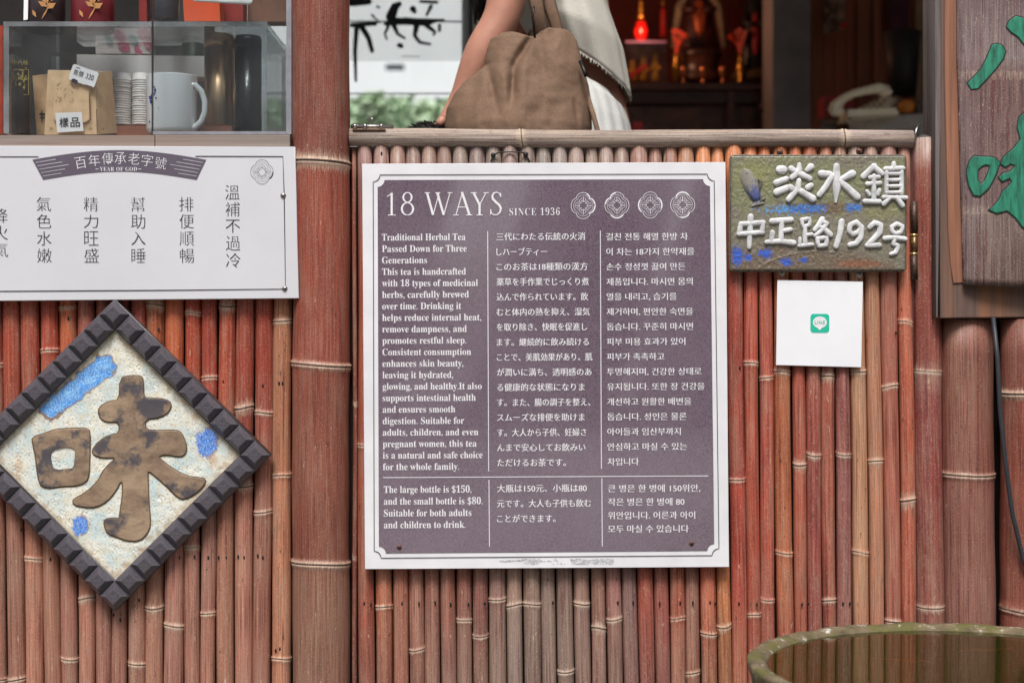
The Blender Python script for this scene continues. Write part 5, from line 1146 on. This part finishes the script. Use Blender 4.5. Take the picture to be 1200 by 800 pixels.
# ------------------------------------------------------------------ person with shoulder bag
YP = .46
SKIN = simple('skin', (196, 140, 118), .5, 0, .07, 30, .0003)
def PP(x, y, dy=0.0): return P(x, y, YP+dy)
person = thing('person', 'person leaning over in a cream top and pale gathered trousers, arm reaching down left', 'person', (P(690,0,YP).x, YP, .013))
def skin_body():
    k = (D+YP)/F
    floor = .05; zh = P(0, 190, YP).z
    V = {}; 
    X = lambda px: P(px, 0, YP).x
    hipc = PP(692, 175)
    V = {'pelvis': hipc, 'waist': PP(676, 104), 'chest': PP(662, -30), 'upper': PP(648, -110), 'neck': PP(628, -160), 'head': PP(606, -215, -.01), 'crown': PP(598, -258, -.01),
         'shl': PP(612, -112, -.15), 'ell': PP(590, 20, -.17), 'fol': PP(563, 64, -.175), 'wrl': PP(540, 124, -.165), 'pal': PP(524, 144, -.165),
         'shr': PP(640, -112, .15), 'elr': PP(600, 15, .18), 'wrr': PP(560, 120, .16),
         'hl': PP(696, 195, -.09), 'kl': Vector((X(690), YP-.10, .50)), 'al': Vector((X(700), YP-.10, .10)), 'tl': Vector((X(662), YP-.11, .045)),
         'hr': PP(696, 195, .09), 'kr': Vector((X(682), YP+.10, .50)), 'ar': Vector((X(700), YP+.10, .10)), 'tr': Vector((X(662), YP+.11, .045))}
    Rr = {'pelvis': .085, 'waist': .088, 'chest': .085, 'upper': .08, 'neck': .05, 'head': .085, 'crown': .06, 'shl': .052, 'ell': .036, 'fol': .035, 'wrl': .025, 'pal': .026, 'shr': .052, 'elr': .04, 'wrr': .026, 'hl': .085, 'kl': .055, 'al': .037, 'tl': .032, 'hr': .085, 'kr': .055, 'ar': .037, 'tr': .032}
    E = [('pelvis','waist'),('waist','chest'),('chest','upper'),('upper','neck'),('neck','head'),('head','crown'),('upper','shl'),('shl','ell'),('ell','fol'),('fol','wrl'),('wrl','pal'),('upper','shr'),('shr','elr'),('elr','wrr'),('pelvis','hl'),('hl','kl'),('kl','al'),('al','tl'),('pelvis','hr'),('hr','kr'),('kr','ar'),('ar','tr')]
    # fingers on the visible hand
    fing = [((519,149),(511,153),(505,156)),((521,151),(513,156),(508,160)),((524,152),(517,158),(512,163)),((528,153),(522,160),(518,164)),]
    for i, fg in enumerate(fing):
        prev = 'pal'
        for j, (x, y) in enumerate(fg):
            nm = 'f%d%d' % (i, j); V[nm] = PP(x, y-4, -.18+i*.012); Rr[nm] = (.0085, .0078, .0065)[j]; E.append((prev, nm)); prev = nm
    V['t0'] = PP(519, 141, -.185); V['t1'] = PP(512, 147, -.19); Rr['t0'] = .010; Rr['t1'] = .0085; E += [('pal','t0'),('t0','t1')]
    ks = list(V); me = bpy.data.meshes.new('body'); me.from_pydata([V[q] for q in ks], [(ks.index(a), ks.index(c)) for a, c in E], [])
    o = bpy.data.objects.new('body_tmp', me); COL.objects.link(o); o.modifiers.new('s', 'SKIN'); sb = o.modifiers.new('d', 'SUBSURF'); sb.levels = 2; sb.render_levels = 2
    sk = me.skin_vertices[0].data
    for i, q in enumerate(ks): sk[i].radius = (Rr[q], Rr[q]); sk[i].use_root = (q == 'pelvis')
    dg = bpy.context.evaluated_depsgraph_get(); m2 = bpy.data.meshes.new_from_object(o.evaluated_get(dg)); bpy.data.objects.remove(o)
    return link('body', m2, SKIN, person, True)
skin_body()
def loft(name, secs, mat, nseg=48, pleat=0.0, pn=18, seam=None, rows=8, close=False, parent=None, wob=.0):
    """secs: (cx, cy, hx, hy, depth_m, yoff) px ellipse sections; (hx,hy) in-plane half vector"""
    vs = []; out = []
    for s0, s1 in zip(secs, secs[1:]):
        for j in range(rows): out.append(mix(s0, s1, j/rows))
    out.append(secs[-1])
    for j, (cx_, cy_, hx, hy, dep, yo) in enumerate(out):
        v_ = j/(len(out)-1)
        for k in range(nseg):
            g = 2*math.pi*k/nseg; f = 1+pleat*math.sin(pn*g+2*math.sin(g*3))*(.3+.7*v_)+wob*noise.noise(Vector((math.cos(g)*2, math.sin(g)*2, v_*3)))
            p = P(cx_+hx*math.cos(g)*f, cy_+hy*math.cos(g)*f, YP); p.y = YP+yo+dep*math.sin(g)*f; vs.append(p)
    fs = [(j*nseg+k, j*nseg+(k+1) % nseg, (j+1)*nseg+(k+1) % nseg, (j+1)*nseg+k) for j in range(len(out)-1) for k in range(nseg)]
    b_ = MB(); b_.add(vs, fs); o = build(name, b_, mat, parent, True)
    sol = o.modifiers.new('thick', 'SOLIDIFY'); sol.thickness = .0015
    return o, vs, nseg, len(out)
CLO = simple('cream_linen', (206, 202, 190), .85, 0, .05, 220, .0008); CLP = simple('pale_cotton', (206, 206, 202), .85, 0, .05, 200, .0008)
bl_o, bv, bn, br = loft('blouse', [(638,-140,32,4,.13,0),(646,-100,50,8,.17,0),(652,-40,54,12,.15,0),(660,2,54,12,.150,0),(668,38,61,22,.155,0),(678,77,61,39,.138,0)], CLO, nseg=96, pleat=.022, pn=15, parent=person, wob=.06)
# frayed hem tufts
b = MB(); base = bv[(br-1)*bn:]
for k in range(bn):
    p = Vector(base[k]); q = Vector(base[(k+1) % bn])
    for tt in (0, .33, .66):
        a_ = p.lerp(q, tt); c_ = p.lerp(q, tt+.3); L3 = random.uniform(.003, .011)
        b.add([a_, c_, (a_+c_)/2+Vector((random.uniform(-.004, .002), random.uniform(-.003, .001), -L3))], [(0, 1, 2)])
build('frayed_hem', b, CLO, person, fixn=False)
loft('trousers', [(677,100,46,21,.128,0),(679,105,48,22,.132,0),(683,113,50,20,.140,0),(688,138,51,13,.155,0),(692,180,55,6,.17,0),(698,240,56,0,.18,0),(696,300,54,0,.18,0)], CLP, nseg=120, pleat=.022, pn=26, parent=person, wob=.05)
for sgn in (-1, 1):
    loft('trouser_leg', [(697,296,50,0,.088,sgn*.088),(694,500,40,0,.075,sgn*.095),(696,zpx(.14,YP),32,0,.06,sgn*.10)], CLP, nseg=40, pleat=.02, pn=9, parent=person)
b = MB(); b.tube([PP(640-46+94*i/16, 0, 0) for i in range(2)], .001, 3) if False else None
HAIR = simple('black_hair', (24, 20, 20), .45, 0, .3, 300, .001, stretch=(1, 1, .1))
b = MB(); b.ball(PP(612, -228, -.0), (.115, .105, .125), 24, 16)
for k in range(26):
    rnk = random.Random(k); x = rnk.uniform(552, 572); yo = rnk.uniform(-.09, .02)
    b.tube([PP(600+rnk.uniform(-14, 8), -220, yo), PP(575+rnk.uniform(-10, 8), -140, yo), PP(x, -50, yo), PP(x+3, -5, yo), PP(x+rnk.uniform(0, 7), rnk.uniform(16, 32), yo)], [.022, .02, .013, .008, .002], 7)
build('hair', b, HAIR, person, True)
b = MB(); b.ball(PP(590, -205, -.085), (.014, .006, .009)); b.ball(PP(592, -205, .06), (.01, .006, .009)); build('eye', b, simple('dark_eye', (30, 24, 22), .2), person, True)
b = MB()
for sgn in (-1, 1):
    p0 = Vector((P(690,0,YP).x, YP+sgn*.10, .05)); b.ball(p0+Vector((-.03, 0, -.005)), (.12, .045, .035), 16, 8)
build('shoes', b, simple('white_shoe', (200, 198, 192), .6), person, True)
# bundle under the hand
b = MB(); rnk = random.Random(11); cc = P(505, 166, .30)
b.ball(cc, (.05, .045, .034), 16, 10)
for k in range(420):
    d = Vector((rnk.gauss(0, 1), rnk.gauss(0, 1), abs(rnk.gauss(0, 1)))).normalized(); p0 = cc+Vector((d.x*.049, d.y*.044, d.z*.033)); L_ = rnk.uniform(.008, .016)
    e = p0+d*L_*.5+Vector((-.006, 0, .0)); s_ = Vector((.0012, 0, .0012)); b.add([p0-s_, p0+s_, e], [(0, 1, 2)])
tag(build('furry_bundle', b, simple('black_fur', (30, 26, 26), .6, 0, .2, 200), fixn=False), "small black furry bundle under the person's hand behind the rail", 'bundle')
# brown shoulder bag
def bag():
    YBg = .24
    rows = [(38,(603,612)),(42,(581,690-12)),]
    L = [(36,605),(40,586),(46,575),(56,570),(70,568),(78,567),(84,560),(95,545),(110,532),(128,523),(150,521),(175,524),(200,534),(215,548)]
    Rr = [(32,650),(35,664),(40,671),(48,676),(60,679),(80,684),(100,690),(120,693),(150,694),(175,690),(200,682),(215,668)]
    def itp(tab, y):
        return stops(y, [(a, (c,)) for a, c in tab])[0]
    def topy(x): # upper outline
        return stops(x, [(567,(70,)),(575,(46,)),(583,(40,)),(592,(38.5,)),(605,(41,)),(616,(45,)),(626,(46,)),(634,(40,)),(648,(34,)),(660,(33,)),(672,(40,)),(680,(52,))])[0]
    nx, ny = 90, 90; vs = []; 
    def dep(x, y, u, v):
        d = .085*math.sqrt(max(0, 1-(2*u-1)**2))*(.35+.65*min(1, v*1.6))*(1-.35*max(0, v-.8)*3)
        def crease(x0, y0, x1, y1, w_, a): # gaussian valley along a segment
            t = max(0, min(1, ((x-x0)*(x1-x0)+(y-y0)*(y1-y0))/((x1-x0)**2+(y1-y0)**2))); q = math.hypot(x-x0-(x1-x0)*t, y-y0-(y1-y0)*t); return a*math.exp(-(q/w_)**2)*(.25+.75*math.sin(math.pi*min(1, max(0, t*.9+.08))))
        d -= crease(623, 46, 602, 82, 5.0, .020)+crease(602, 82, 599, 130, 4.5, .016)+crease(571, 80, 583, 140, 4.5, .011)+crease(633, 48, 637, 110, 6, .006)+crease(672, 122, 677, 152, 2.6, .007)+crease(640, 120, 622, 150, 9, .005)+crease(655, 120, 640, 160, 8, .004)+crease(560, 95, 545, 140, 10, .005)
        d += crease(614, 60, 612, 140, 7, .007)+crease(585, 70, 596, 130, 6, .006)+crease(652, 50, 660, 130, 14, .008)
        d += .006*noise.noise(Vector((x*.03, y*.022, 2)))-.0055*abs(noise.noise(Vector((x*.05, y*.024, 8))))+.0012*noise.noise(Vector((x*.12, y*.12, 5)))
        return d
    front = []
    for j in range(ny+1):
        v = j/ny
        for i in range(nx+1):
            u = i/nx
            yl = 36+(215-36)*v
            xl_, xr_ = itp(L, yl), itp(Rr, yl); x = xl_+(xr_-xl_)*u; y = max(yl, 0)
            ty = topy(x); y = max(y, ty)
            p = P(x, y, YBg); p.y -= dep(x, y, u, v); front.append(p)
    q = nx+1; fsx = [(j*q+i, (j+1)*q+i, (j+1)*q+i+1, j*q+i+1) for j in range(ny) for i in range(nx)]
    back = [Vector((p.x, 2*YBg-p.y-.04 if False else YBg+max(.004, (YBg-p.y)*.45), p.z)) for p in front]
    o_ = len(front); b_ = MB(); b_.add(front+back, fsx+[tuple(o_+k for k in reversed(f)) for f in fsx])
    rim = [i for i in range(q)]+[j*q+nx for j in range(1, ny+1)]+[ny*q+i for i in range(nx-1, -1, -1)]+[j*q for j in range(ny-1, 0, -1)]
    b_.f += [(a, c, o_+c, o_+a) for a, c in zip(rim, rim[1:]+rim[:1])]
    root = thing('shoulder_bag', 'large soft brown canvas shoulder bag hanging at the person\'s side behind the rail', 'bag', P(608, 215, YBg))
    FAB = simple('brown_canvas', (126, 99, 79), .85, 0, .10, 260, .0008)
    build('bag_body', b_, FAB, root, True)
    def strap(pts, w0, name='strap'):
        s_ = MB(); vs = []
        for i, (x, y, Y, ww) in enumerate(pts):
            c_ = P(x, y, Y)
            for dx, dy in ((-1, 0), (-.6, -.5), (0, -.7), (.6, -.5), (1, 0), (0, .3)): vs.append(c_+Vector((dx*M(ww)/2, dy*.006, 0)))
        n_ = 6; s_.add(vs, [(i*n_+k, i*n_+(k+1) % n_, (i+1)*n_+(k+1) % n_, (i+1)*n_+k) for i in range(len(pts)-1) for k in range(n_)]); build(name, s_, FAB, root, True)
    strap([(644,-112,.33,17),(634,-60,.24,18),(629,-20,.205,19),(628,0,.20,19),(632,25,.205,17),(636,45,.225,17)], 0)
    strap([(650,-112,.36,17),(646,-60,.27,18),(641,-20,.235,19),(642,0,.225,19),(649,22,.225,17),(655,42,.232,14)], 0)
    s_ = MB(); ribbon(s_, [(629, 47), (625, 53), (628, 40), (632, 22)], 2.0, .17, False)
    # hanging cord end at the lower right
    s_ = MB(); s_.tube([P(688, 112, .23), P(695, 134, .21), P(700, 152, .20), P(705, 175, .2)], .0045, 8); build('bag_cord', s_, FAB, root, True)
    s_ = MB(); s_.tube([P(627, 45, .175), P(624, 20, .17), P(626, 8, .17)], .0022, 6); s_.tube([P(680, 72, .2), P(685, 84, .19), P(687, 90, .19)], .004, 6); build('black_tie', s_, BLACKM, root, True)
bag()

# ------------------------------------------------------------------ altar and things inside
DW = simple('dark_altar_wood', (84, 50, 38), .35, 0, .35, 14, .001, stretch=(.4, 1, 3))
YA2 = 2.5
al = thing('altar_table', 'dark carved wooden altar table against the back wall, behind the person', 'table', (P(830,0,YA2).x, YA2, .013))
b = MB(); px_box(b, 560, 97.5, 912, 105, YA2, 3.2); build('table_top', b, DW, al)
b = MB(); px_box(b, 570, 107, 905, 121, YA2+.02, 3.18); build('apron', b, DW, al)
b = MB(); px_box(b, 570, 123, 905, 300, YA2+.05, 3.16); build('cabinet_body', b, DW, al)
for x0 in (600, 680, 750, 868):
    b = MB(); px_box(b, x0, 126, x0+(70 if x0 < 868 else 14), 250, YA2+.04, YA2+.049); build('carved_panel', b, simple('altar_panel', (104, 62, 46), .35, 0, .3, 20), al)
for x0 in (853, 892):
    b = MB(); px_box(b, x0, 106.5, x0+7, 420, YA2-.005, YA2+.019); build('leg', b, DW, al)
b = MB(); b.tube([P(897+5*math.cos(g/3), 128+6*math.sin(g/3), YA2-.01) for g in range(0, 20)], .006, 6); build('carved_scroll', b, DW, al, True)
# lamp
GOLD = simple('gold', (190, 140, 60), .3, .8, .2, 60)
lamp = thing('altar_lamp', 'red glass altar lamp with gilded finial', 'lamp', P(751, 97, YA2+.1))
b = MB(); p = P(751, 97.5, YA2+.1); k_ = M(1, YA2+.1)
b.lathe(p, [(9*k_, 0), (9*k_, 3*k_), (3*k_, 8*k_), (2.5*k_, 44*k_)], 20); build('stem', b, GOLD, lamp, True)
b = MB(); b.lathe(p+Vector((0, 0, 46*k_)), [(3*k_, 0), (8*k_, 6*k_), (8.5*k_, 14*k_), (6*k_, 24*k_), (3*k_, 28*k_)], 20); build('red_glass', b, simple('red_lamp_glass', (170, 20, 14), .1, 0, .8, 40, emit=(200, 14, 8, .07)), lamp, True)
b = MB(); b.lathe(p+Vector((0, 0, 75*k_)), [(3.6*k_, 0), (3.6*k_, 4*k_), (1.8*k_, 6*k_), (3*k_, 10*k_), (1.6*k_, 14*k_), (2.6*k_, 18*k_), (0, 24*k_)], 16); build('finial', b, GOLD, lamp, True)
pd = bpy.data.lights.new('altar_lamp_glow', 'POINT'); pd.energy = 2.4; pd.color = (1, .46, .26); pd.shadow_soft_size = .04; po = bpy.data.objects.new('altar_lamp_glow', pd); COL.objects.link(po); po.location = P(751, 20, YA2-.02)
gb = thing('figurine_case', 'clear box of small gilded figures on the altar, right of the person', 'case', P(757, 97, YA2+.02))
b = MB(); px_box(b, 733, 49, 781, 97, YA2+.02, YA2+.14); build('clear_box', b, AC, gb)
b = MB(); px_box(b, 733, 48, 781, 50.5, YA2+.018, YA2+.142); build('box_lid_edge', b, simple('violet_rim', (120, 90, 120), .4), gb)
for i, (x, h_) in enumerate(((741, 26), (754, 30), (768, 36))):
    b = MB(); p = P(x, 96, YA2+.07); k_ = M(1, YA2+.07); b.lathe(p, [(5*k_, 0), (5.5*k_, 4*k_), (4*k_, h_*.3*k_), (5*k_, h_*.5*k_), (3*k_, h_*.72*k_), (3.6*k_, h_*.84*k_), (2*k_, h_*k_), (0, h_*1.05*k_)], 12)
    for s_ in (-1, 1): b.ball(p+Vector((s_*4.6*k_, -.01, h_*.42*k_)), 2.2*k_, 8, 6)
    build('gilded_figure', b, simple('gilt', (206, 150, 44), .3, .6, .4, 200), gb, True)
b = MB(); pbox(b, [(735,88),(757,74),(759,79),(737,93)], YA2-.0, Yb=YA2+.018); build('red_ribbon', b, simple('red_ribbon_cloth', (170, 26, 20), .6), gb)
# deity figure in the middle
def robed(label, x, ybase, h, wd, Y, robe, accent, shawl=None):
    t_ = thing('altar_statue', label, 'statue', P(x, ybase, Y)); k_ = M(1, Y); p = P(x, ybase, Y)
    b_ = MB(); b_.lathe(p, [(wd*k_, 0), (wd*1.05*k_, 3*k_), (wd*.8*k_, h*.25*k_), (wd*.7*k_, h*.45*k_), (wd*.62*k_, h*.58*k_), (wd*.3*k_, h*.68*k_)], 24, .7); build('robe', b_, robe, t_, True)
    b_ = MB(); b_.ball(p+Vector((0, 0, h*.78*k_)), (wd*.30*k_, wd*.3*k_, h*.10*k_), 16, 10); build('head', b_, simple('dark_gilt_face', (120, 76, 52), .4), t_, True)
    b_ = MB(); b_.lathe(p+Vector((0, 0, h*.84*k_)), [(wd*.34*k_, 0), (wd*.42*k_, h*.05*k_), (wd*.2*k_, h*.12*k_), (0, h*.17*k_)], 14); build('headdress', b_, accent, t_, True)
    for s_ in (-1, 1):
        b_ = MB(); b_.tube([p+Vector((s_*wd*.5*k_, 0, h*.6*k_)), p+Vector((s_*wd*.75*k_, -.03, h*.42*k_)), p+Vector((s_*wd*.2*k_, -.06, h*.40*k_))], [wd*.2*k_, wd*.24*k_, wd*.2*k_], 10); build('sleeve', b_, robe, t_, True)
        if shawl: b_ = MB(); b_.tube([p+Vector((s_*wd*.3*k_, -.03, h*.68*k_)), p+Vector((s_*wd*.95*k_, -.03, h*.45*k_)), p+Vector((s_*wd*1.25*k_, -.02, h*.02*k_))], [.012, .016, .010], 8); build('shawl', b_, shawl, t_, True)
    b_ = MB(); b_.ball(p+Vector((0, -wd*.62*k_, h*.33*k_)), (wd*.34*k_, .012, h*.2*k_), 12, 8); build('breast_ornament', b_, accent, t_, True); return t_
YS2 = YA2+.35
robed('seated altar statue in dark robe with pale shawl on a round stand', 818, 60, 110, 24, YS2, simple('dark_red_robe', (70, 24, 20), .5, 0, .4, 40), simple('orange_gilt', (176, 84, 40), .4, .3, .4, 60), simple('pale_shawl', (128, 116, 96), .7, 0, .2, 60))
robed('standing altar statue in black and red at the right end of the altar', 884, 84, 128, 17, YS2-.1, simple('black_robe', (20, 16, 18), .5), simple('crimson_cloth', (140, 26, 34), .6))
b = MB(); p = P(818, 97.2, YS2-.05); k_ = M(1, YS2-.05); b.lathe(p, [(26*k_, 0), (27*k_, 6*k_), (22*k_, 10*k_), (24*k_, 26*k_), (28*k_, 30*k_), (28*k_, 36*k_), (20*k_, 37*k_)], 28, .8); tag(build('statue_stand', b, DW, smooth=True), 'round dark stand under the seated altar statue', 'stand')
b = MB(); p = P(886, 97.2, YS2-.1); b.lathe(p, [(26*k_, 0), (29*k_, 4*k_), (29*k_, 9*k_), (24*k_, 14*k_)], 28, .7); tag(build('oval_stand', b, simple('stand_olive', (74, 56, 30), .5, .2), smooth=True), 'flat oval stand under the black and red altar statue', 'stand')
cpm = None
for x in (801, 824, 847):
    if cpm is None:
        b = MB(); k_ = M(1, YA2+.1); b.lathe((0,0,0), [(4*k_, 0), (1.5*k_, 2.5*k_), (1.4*k_, 6*k_), (4*k_, 9*k_), (4.6*k_, 15*k_), (4*k_, 19*k_), (0, 18*k_)], 16); o = build('offering_cup', b, simple('copper_gilt', (190, 120, 80), .25, .8), smooth=True); cpm = o.data
    else: o = bpy.data.objects.new('offering_cup', cpm); COL.objects.link(o)
    o.location = P(x, 97.3, YA2+.06)
    tag(o, {801: 'leftmost of the three gilded offering cups on the altar', 824: 'middle one of the three gilded offering cups on the altar', 847: 'rightmost of the three gilded offering cups on the altar'}[x], 'cup', 'offering cups on the altar')
b = MB(); pbox(b, [(742,143),(753,143),(753,160),(742,160)], 1.6, Yb=1.72); tag(build('red_stool', b, simple('red_plastic', (190, 40, 34), .4)), 'small bright red block behind the rail, right of the trousers', 'box')
# pillar, panelling, hanging things
b = MB(); a_, c_ = P(906, 0, 2.3), P(950, 0, 2.3); b.box((a_.x, 2.3, .013), (c_.x, 2.5, 2.49)); tag(build('grey_pillar', b, simple('pillar_plaster', (128, 126, 128), .7, 0, .15, 8)), 'dark grey plastered pillar between the altar and the wood panelling', 'pillar')
PW = wood_mat('panel_wood', (128, 74, 54), (160, 96, 68), (150, 80, 54), .4)
pnl = thing('wood_panelling', 'reddish brown board panelling behind the telephone', 'wall', (P(1030,0,2.35).x, 2.35, .013))
xs_ = [951, 964, 978, 992, 1003, 1012, 1022, 1032, 1041, 1056, 1070, 1084, 1100, 1120, 1140]
for x0, x1 in zip(xs_, xs_[1:]):
    a_, c_ = P(x0, 0, 2.35), P(x1-.8, 0, 2.35); b = MB(); b.box((a_.x, 2.35-(.02 if x0 in (1003, 1022, 1041) else 0), .013), (c_.x, 2.39, 2.48)); build('board', b, PW, pnl)
b = MB(); a_, c_ = P(1040, 0, 2.3), P(1064, 42, 2.3); b.box((a_.x, 2.29, c_.z), (c_.x, 2.30, 2.3)); tag(build('hanging_cloth', b, simple('purple_cloth', (74, 28, 48), .8, 0, .3, 40)), 'purple cloth hanging on the panelling above the black lamp shade', 'cloth')
b = MB(); a_, c_ = P(1073, 0, 2.28), P(1080, 0, 2.28); b.box((a_.x, 2.27, .8), (c_.x, 2.29, 2.4)); tag(build('pale_batten', b, simple('pale_batten_paint', (150, 128, 100), .6)), 'narrow pale vertical batten beside the black lamp shade', 'batten')
hb = thing('hanging_packet', 'crinkled plastic packet with red corner hanging on the panelling', 'packet', P(976, 40, 2.3)); b = MB(); rnk = random.Random(2); vs = []
for j in range(9):
    for i in range(7): vs.append(P(966+24*i/6+4*j/8*0, -8+48*j/8-(i*.9), 2.28)+Vector((0, rnk.uniform(-.012, .012), 0)))
b.add(vs, [(j*7+i, (j+1)*7+i, (j+1)*7+i+1, j*7+i+1) for j in range(8) for i in range(6)]); build('packet_body', b, simple('crinkled_plastic', (150, 120, 100), .25, 0, .5, 30), hb, fixn=False)
b = MB(); b.ball(P(989, 30, 2.25), M(4, 2.25)); build('red_seal', b, simple('bright_red', (190, 30, 36), .4), hb, True)
b = MB(); p = P(1058, 112, 2.0); k_ = M(1, 2.0); b.lathe(p, [(15*k_, 0), (21*k_, 74*k_), (20*k_, 74*k_), (14*k_, 2*k_)], 28)
tag(build('black_shade', b, simple('matt_black', (16, 16, 17), .6), smooth=True), 'tall matt black waste bin on the desk behind the telephone', 'bin')
# desk, telephone, small things
dk = thing('desk', 'brown-topped desk with a white edge inside at right', 'desk', (P(1060,0,2.0).x, 2.0, .013))
b = MB(); tl_, tr_ = P(968, 141, 1.9), P(1150, 131.5, 1.7)
def desk_box(mb, dz0, dz1, x0=0, x1=1, yo=0):
    A, B = Vector((tl_.x, 2.02, 0)), Vector((tr_.x+.2, 1.72, 0)); z0 = P(0, 136, 1.95).z
    pts = []
    for z in (dz0, dz1):
        for q in (A+(B-A)*x0+Vector((0, yo, 0)), A+(B-A)*x1+Vector((0, yo, 0)), A+(B-A)*x1+Vector((.15, .5, 0)), A+(B-A)*x0+Vector((.15, .5, 0))): pts.append(Vector((q.x, q.y, z0+z)))
    mb.hexa(pts)
desk_box(b, -.004, .002); build('desk_top', b, simple('desk_brown', (104, 70, 50), .5, 0, .15, 20), dk)
b = MB(); desk_box(b, -.045, -.005, .14, 1, -.008); build('white_edge', b, simple('white_laminate', (190, 186, 180), .5), dk)
b = MB(); a_ = P(1075, 0, 1.85); b.box((a_.x, 1.84, .013), (a_.x+.04, 1.88, P(0, 150, 1.85).z)); b.box((tl_.x+.03, 2.1, .013), (tl_.x+.07, 2.14, P(0, 146, 2.1).z)); build('desk_leg', b, STEEL, dk)
ph = thing('telephone', 'cream desk telephone with curved handset resting beside its base', 'telephone', P(1015, 136, 1.98))
IV = simple('ivory_plastic', (240, 232, 206), .35, 0, .04)
Yp = 1.93; zt0 = P(0, 136, 1.95).z+.0025
def ppx(x, y, Y=Yp): return P(x, y, Y)
b = MB(); pbox(b, [(994,128.5),(1050,126.5),(1054,134),(994,136.5)], Yp-.06, Yb=Yp+.1); build('phone_base', b, IV, ph)
b = MB(); vs = [ppx(1004,128), ppx(1040,128.5), ppx(1056,108.5,Yp+.1), ppx(1050,106.5,Yp+.1), ppx(1004,132), ppx(1040,132), ppx(1058,114,Yp+.12), ppx(1052,114,Yp+.12)]
b.hexa([vs[4], vs[5], vs[6], vs[7], vs[0], vs[1], vs[2]+Vector((0,0,.002)), vs[3]]); build('keypad_wedge', b, IV, ph)
b = MB(); b.tube([ppx(977,131,Yp-.03), ppx(980,124,Yp-.03), ppx(988,116,Yp-.03), ppx(1000,110,Yp-.03), ppx(1016,106,Yp-.03), ppx(1030,103.5,Yp-.03), ppx(1041,106,Yp-.03)], [.019, .017, .012, .011, .012, .015, .013], 14); b.ball(ppx(981,131,Yp-.03), (.024, .02, .014)); b.ball(ppx(1037,108,Yp-.03), (.022, .018, .013)); build('handset', b, IV, ph, True)
b = MB(); pbox(b, [(966,112),(1002,112),(1002,134),(966,137)], 2.08, Yb=2.18); tag(build('red_tissue_box', b, simple('red_card_bright', (150, 22, 20), .5, 0, .2, 30)), 'red box behind the cream telephone handset', 'box')
b = MB(); b.lathe(P(1063, 132.5, 1.90), [(.004,0),(.018,.003),(.025,.015),(.024,.027),(.014,.036),(0,.037)], 20); og = build('orange_gourd', b, simple('orange_rind', (206, 128, 36), .4, 0, .15, 30), smooth=True); tag(og, 'small orange gourd-like ornament on the desk beside the telephone', 'ornament')
b = MB(); b.lathe(P(1077, 131.5, 1.88), [(.008,0),(.009,.02),(.004,.026),(.003,.036),(0,.037)], 14); tag(build('small_bottle', b, simple('dark_glassy', (70, 66, 64), .15), smooth=True), 'small dark glass bottle at the right end of the desk', 'bottle')

for x, h_, lab in ((792, 40, 'gilded vase on the altar left of the seated statue'), (868, 44, 'gilded vase on the altar between the two statues')):
    b = MB(); k_ = M(1, YA2+.2); b.lathe(P(x, 97.3, YA2+.2), [(4*k_, 0), (5*k_, 2*k_), (2*k_, 5*k_), (6*k_, 15*k_), (5*k_, 22*k_), (2.4*k_, 28*k_), (4*k_, 33*k_), (0, 32*k_)], 18); vz = build('altar_vase', b, GOLD, smooth=True); tag(vz, lab, 'vase')
    rnk = random.Random(x); b = MB()
    for q_ in range(7): a_ = rnk.uniform(-1, 1); b.tube([P(x, 66, YA2+.2), P(x+a_*6, 50, YA2+.2), P(x+a_*14, 34+abs(a_)*8, YA2+.2)], [.002, .003, .012], 6)
    build('paper_flowers', b, simple('red_gold_paper', (190, 60, 34), .5, .2, .6, 60), vz)
tsl = thing('hanging_lantern_tassel', 'red tassel hanging from a gold bead string right of the altar lamp', 'tassel', P(777, 0, YA2+.3))
b = MB(); b.tube([P(777, -60, YA2+.3), P(777, 8, YA2+.3)], .002, 6); [b.ball(P(777, y, YA2+.3), .007, 8, 6) for y in (-30, -18, -6, 4)]; build('bead_string', b, GOLD, tsl, True)
b = MB(); b.tube([P(777, 8, YA2+.3), P(777, 14, YA2+.3), P(777, 44, YA2+.3)], [.004, .010, .013], 10); build('tassel', b, simple('red_thread', (170, 24, 22), .7, 0, .3, 200), tsl, True)
b = MB(); px_box(b, 858, 12, 876, 58, YA2+.6, YA2+.62); tag(build('red_wall_plaque', b, simple('red_lacquer', (150, 40, 30), .4, 0, .2, 30)), 'dark red lacquer plaque on the wall behind the right-hand statue', 'plaque')
cordm = MB(); cordm.tube([P(996+3*math.sin(t*1.9), 132+1.2*math.cos(t*1.9)+t*.35, 1.90) for t in range(0, 34)], .0022, 5); build('phone_cord', cordm, IV, ph, True)
for row in range(4):
    for c_ in range(3):
        b = MB(); bx, by = 1012+c_*8+row*4, 126.5-row*4.2; b.ball(P(bx, by, Yp-.01+row*.028), (.006, .005, .003), 8, 5); build('phone_button', b, simple('grey_button', (120, 116, 106), .5), ph, True)
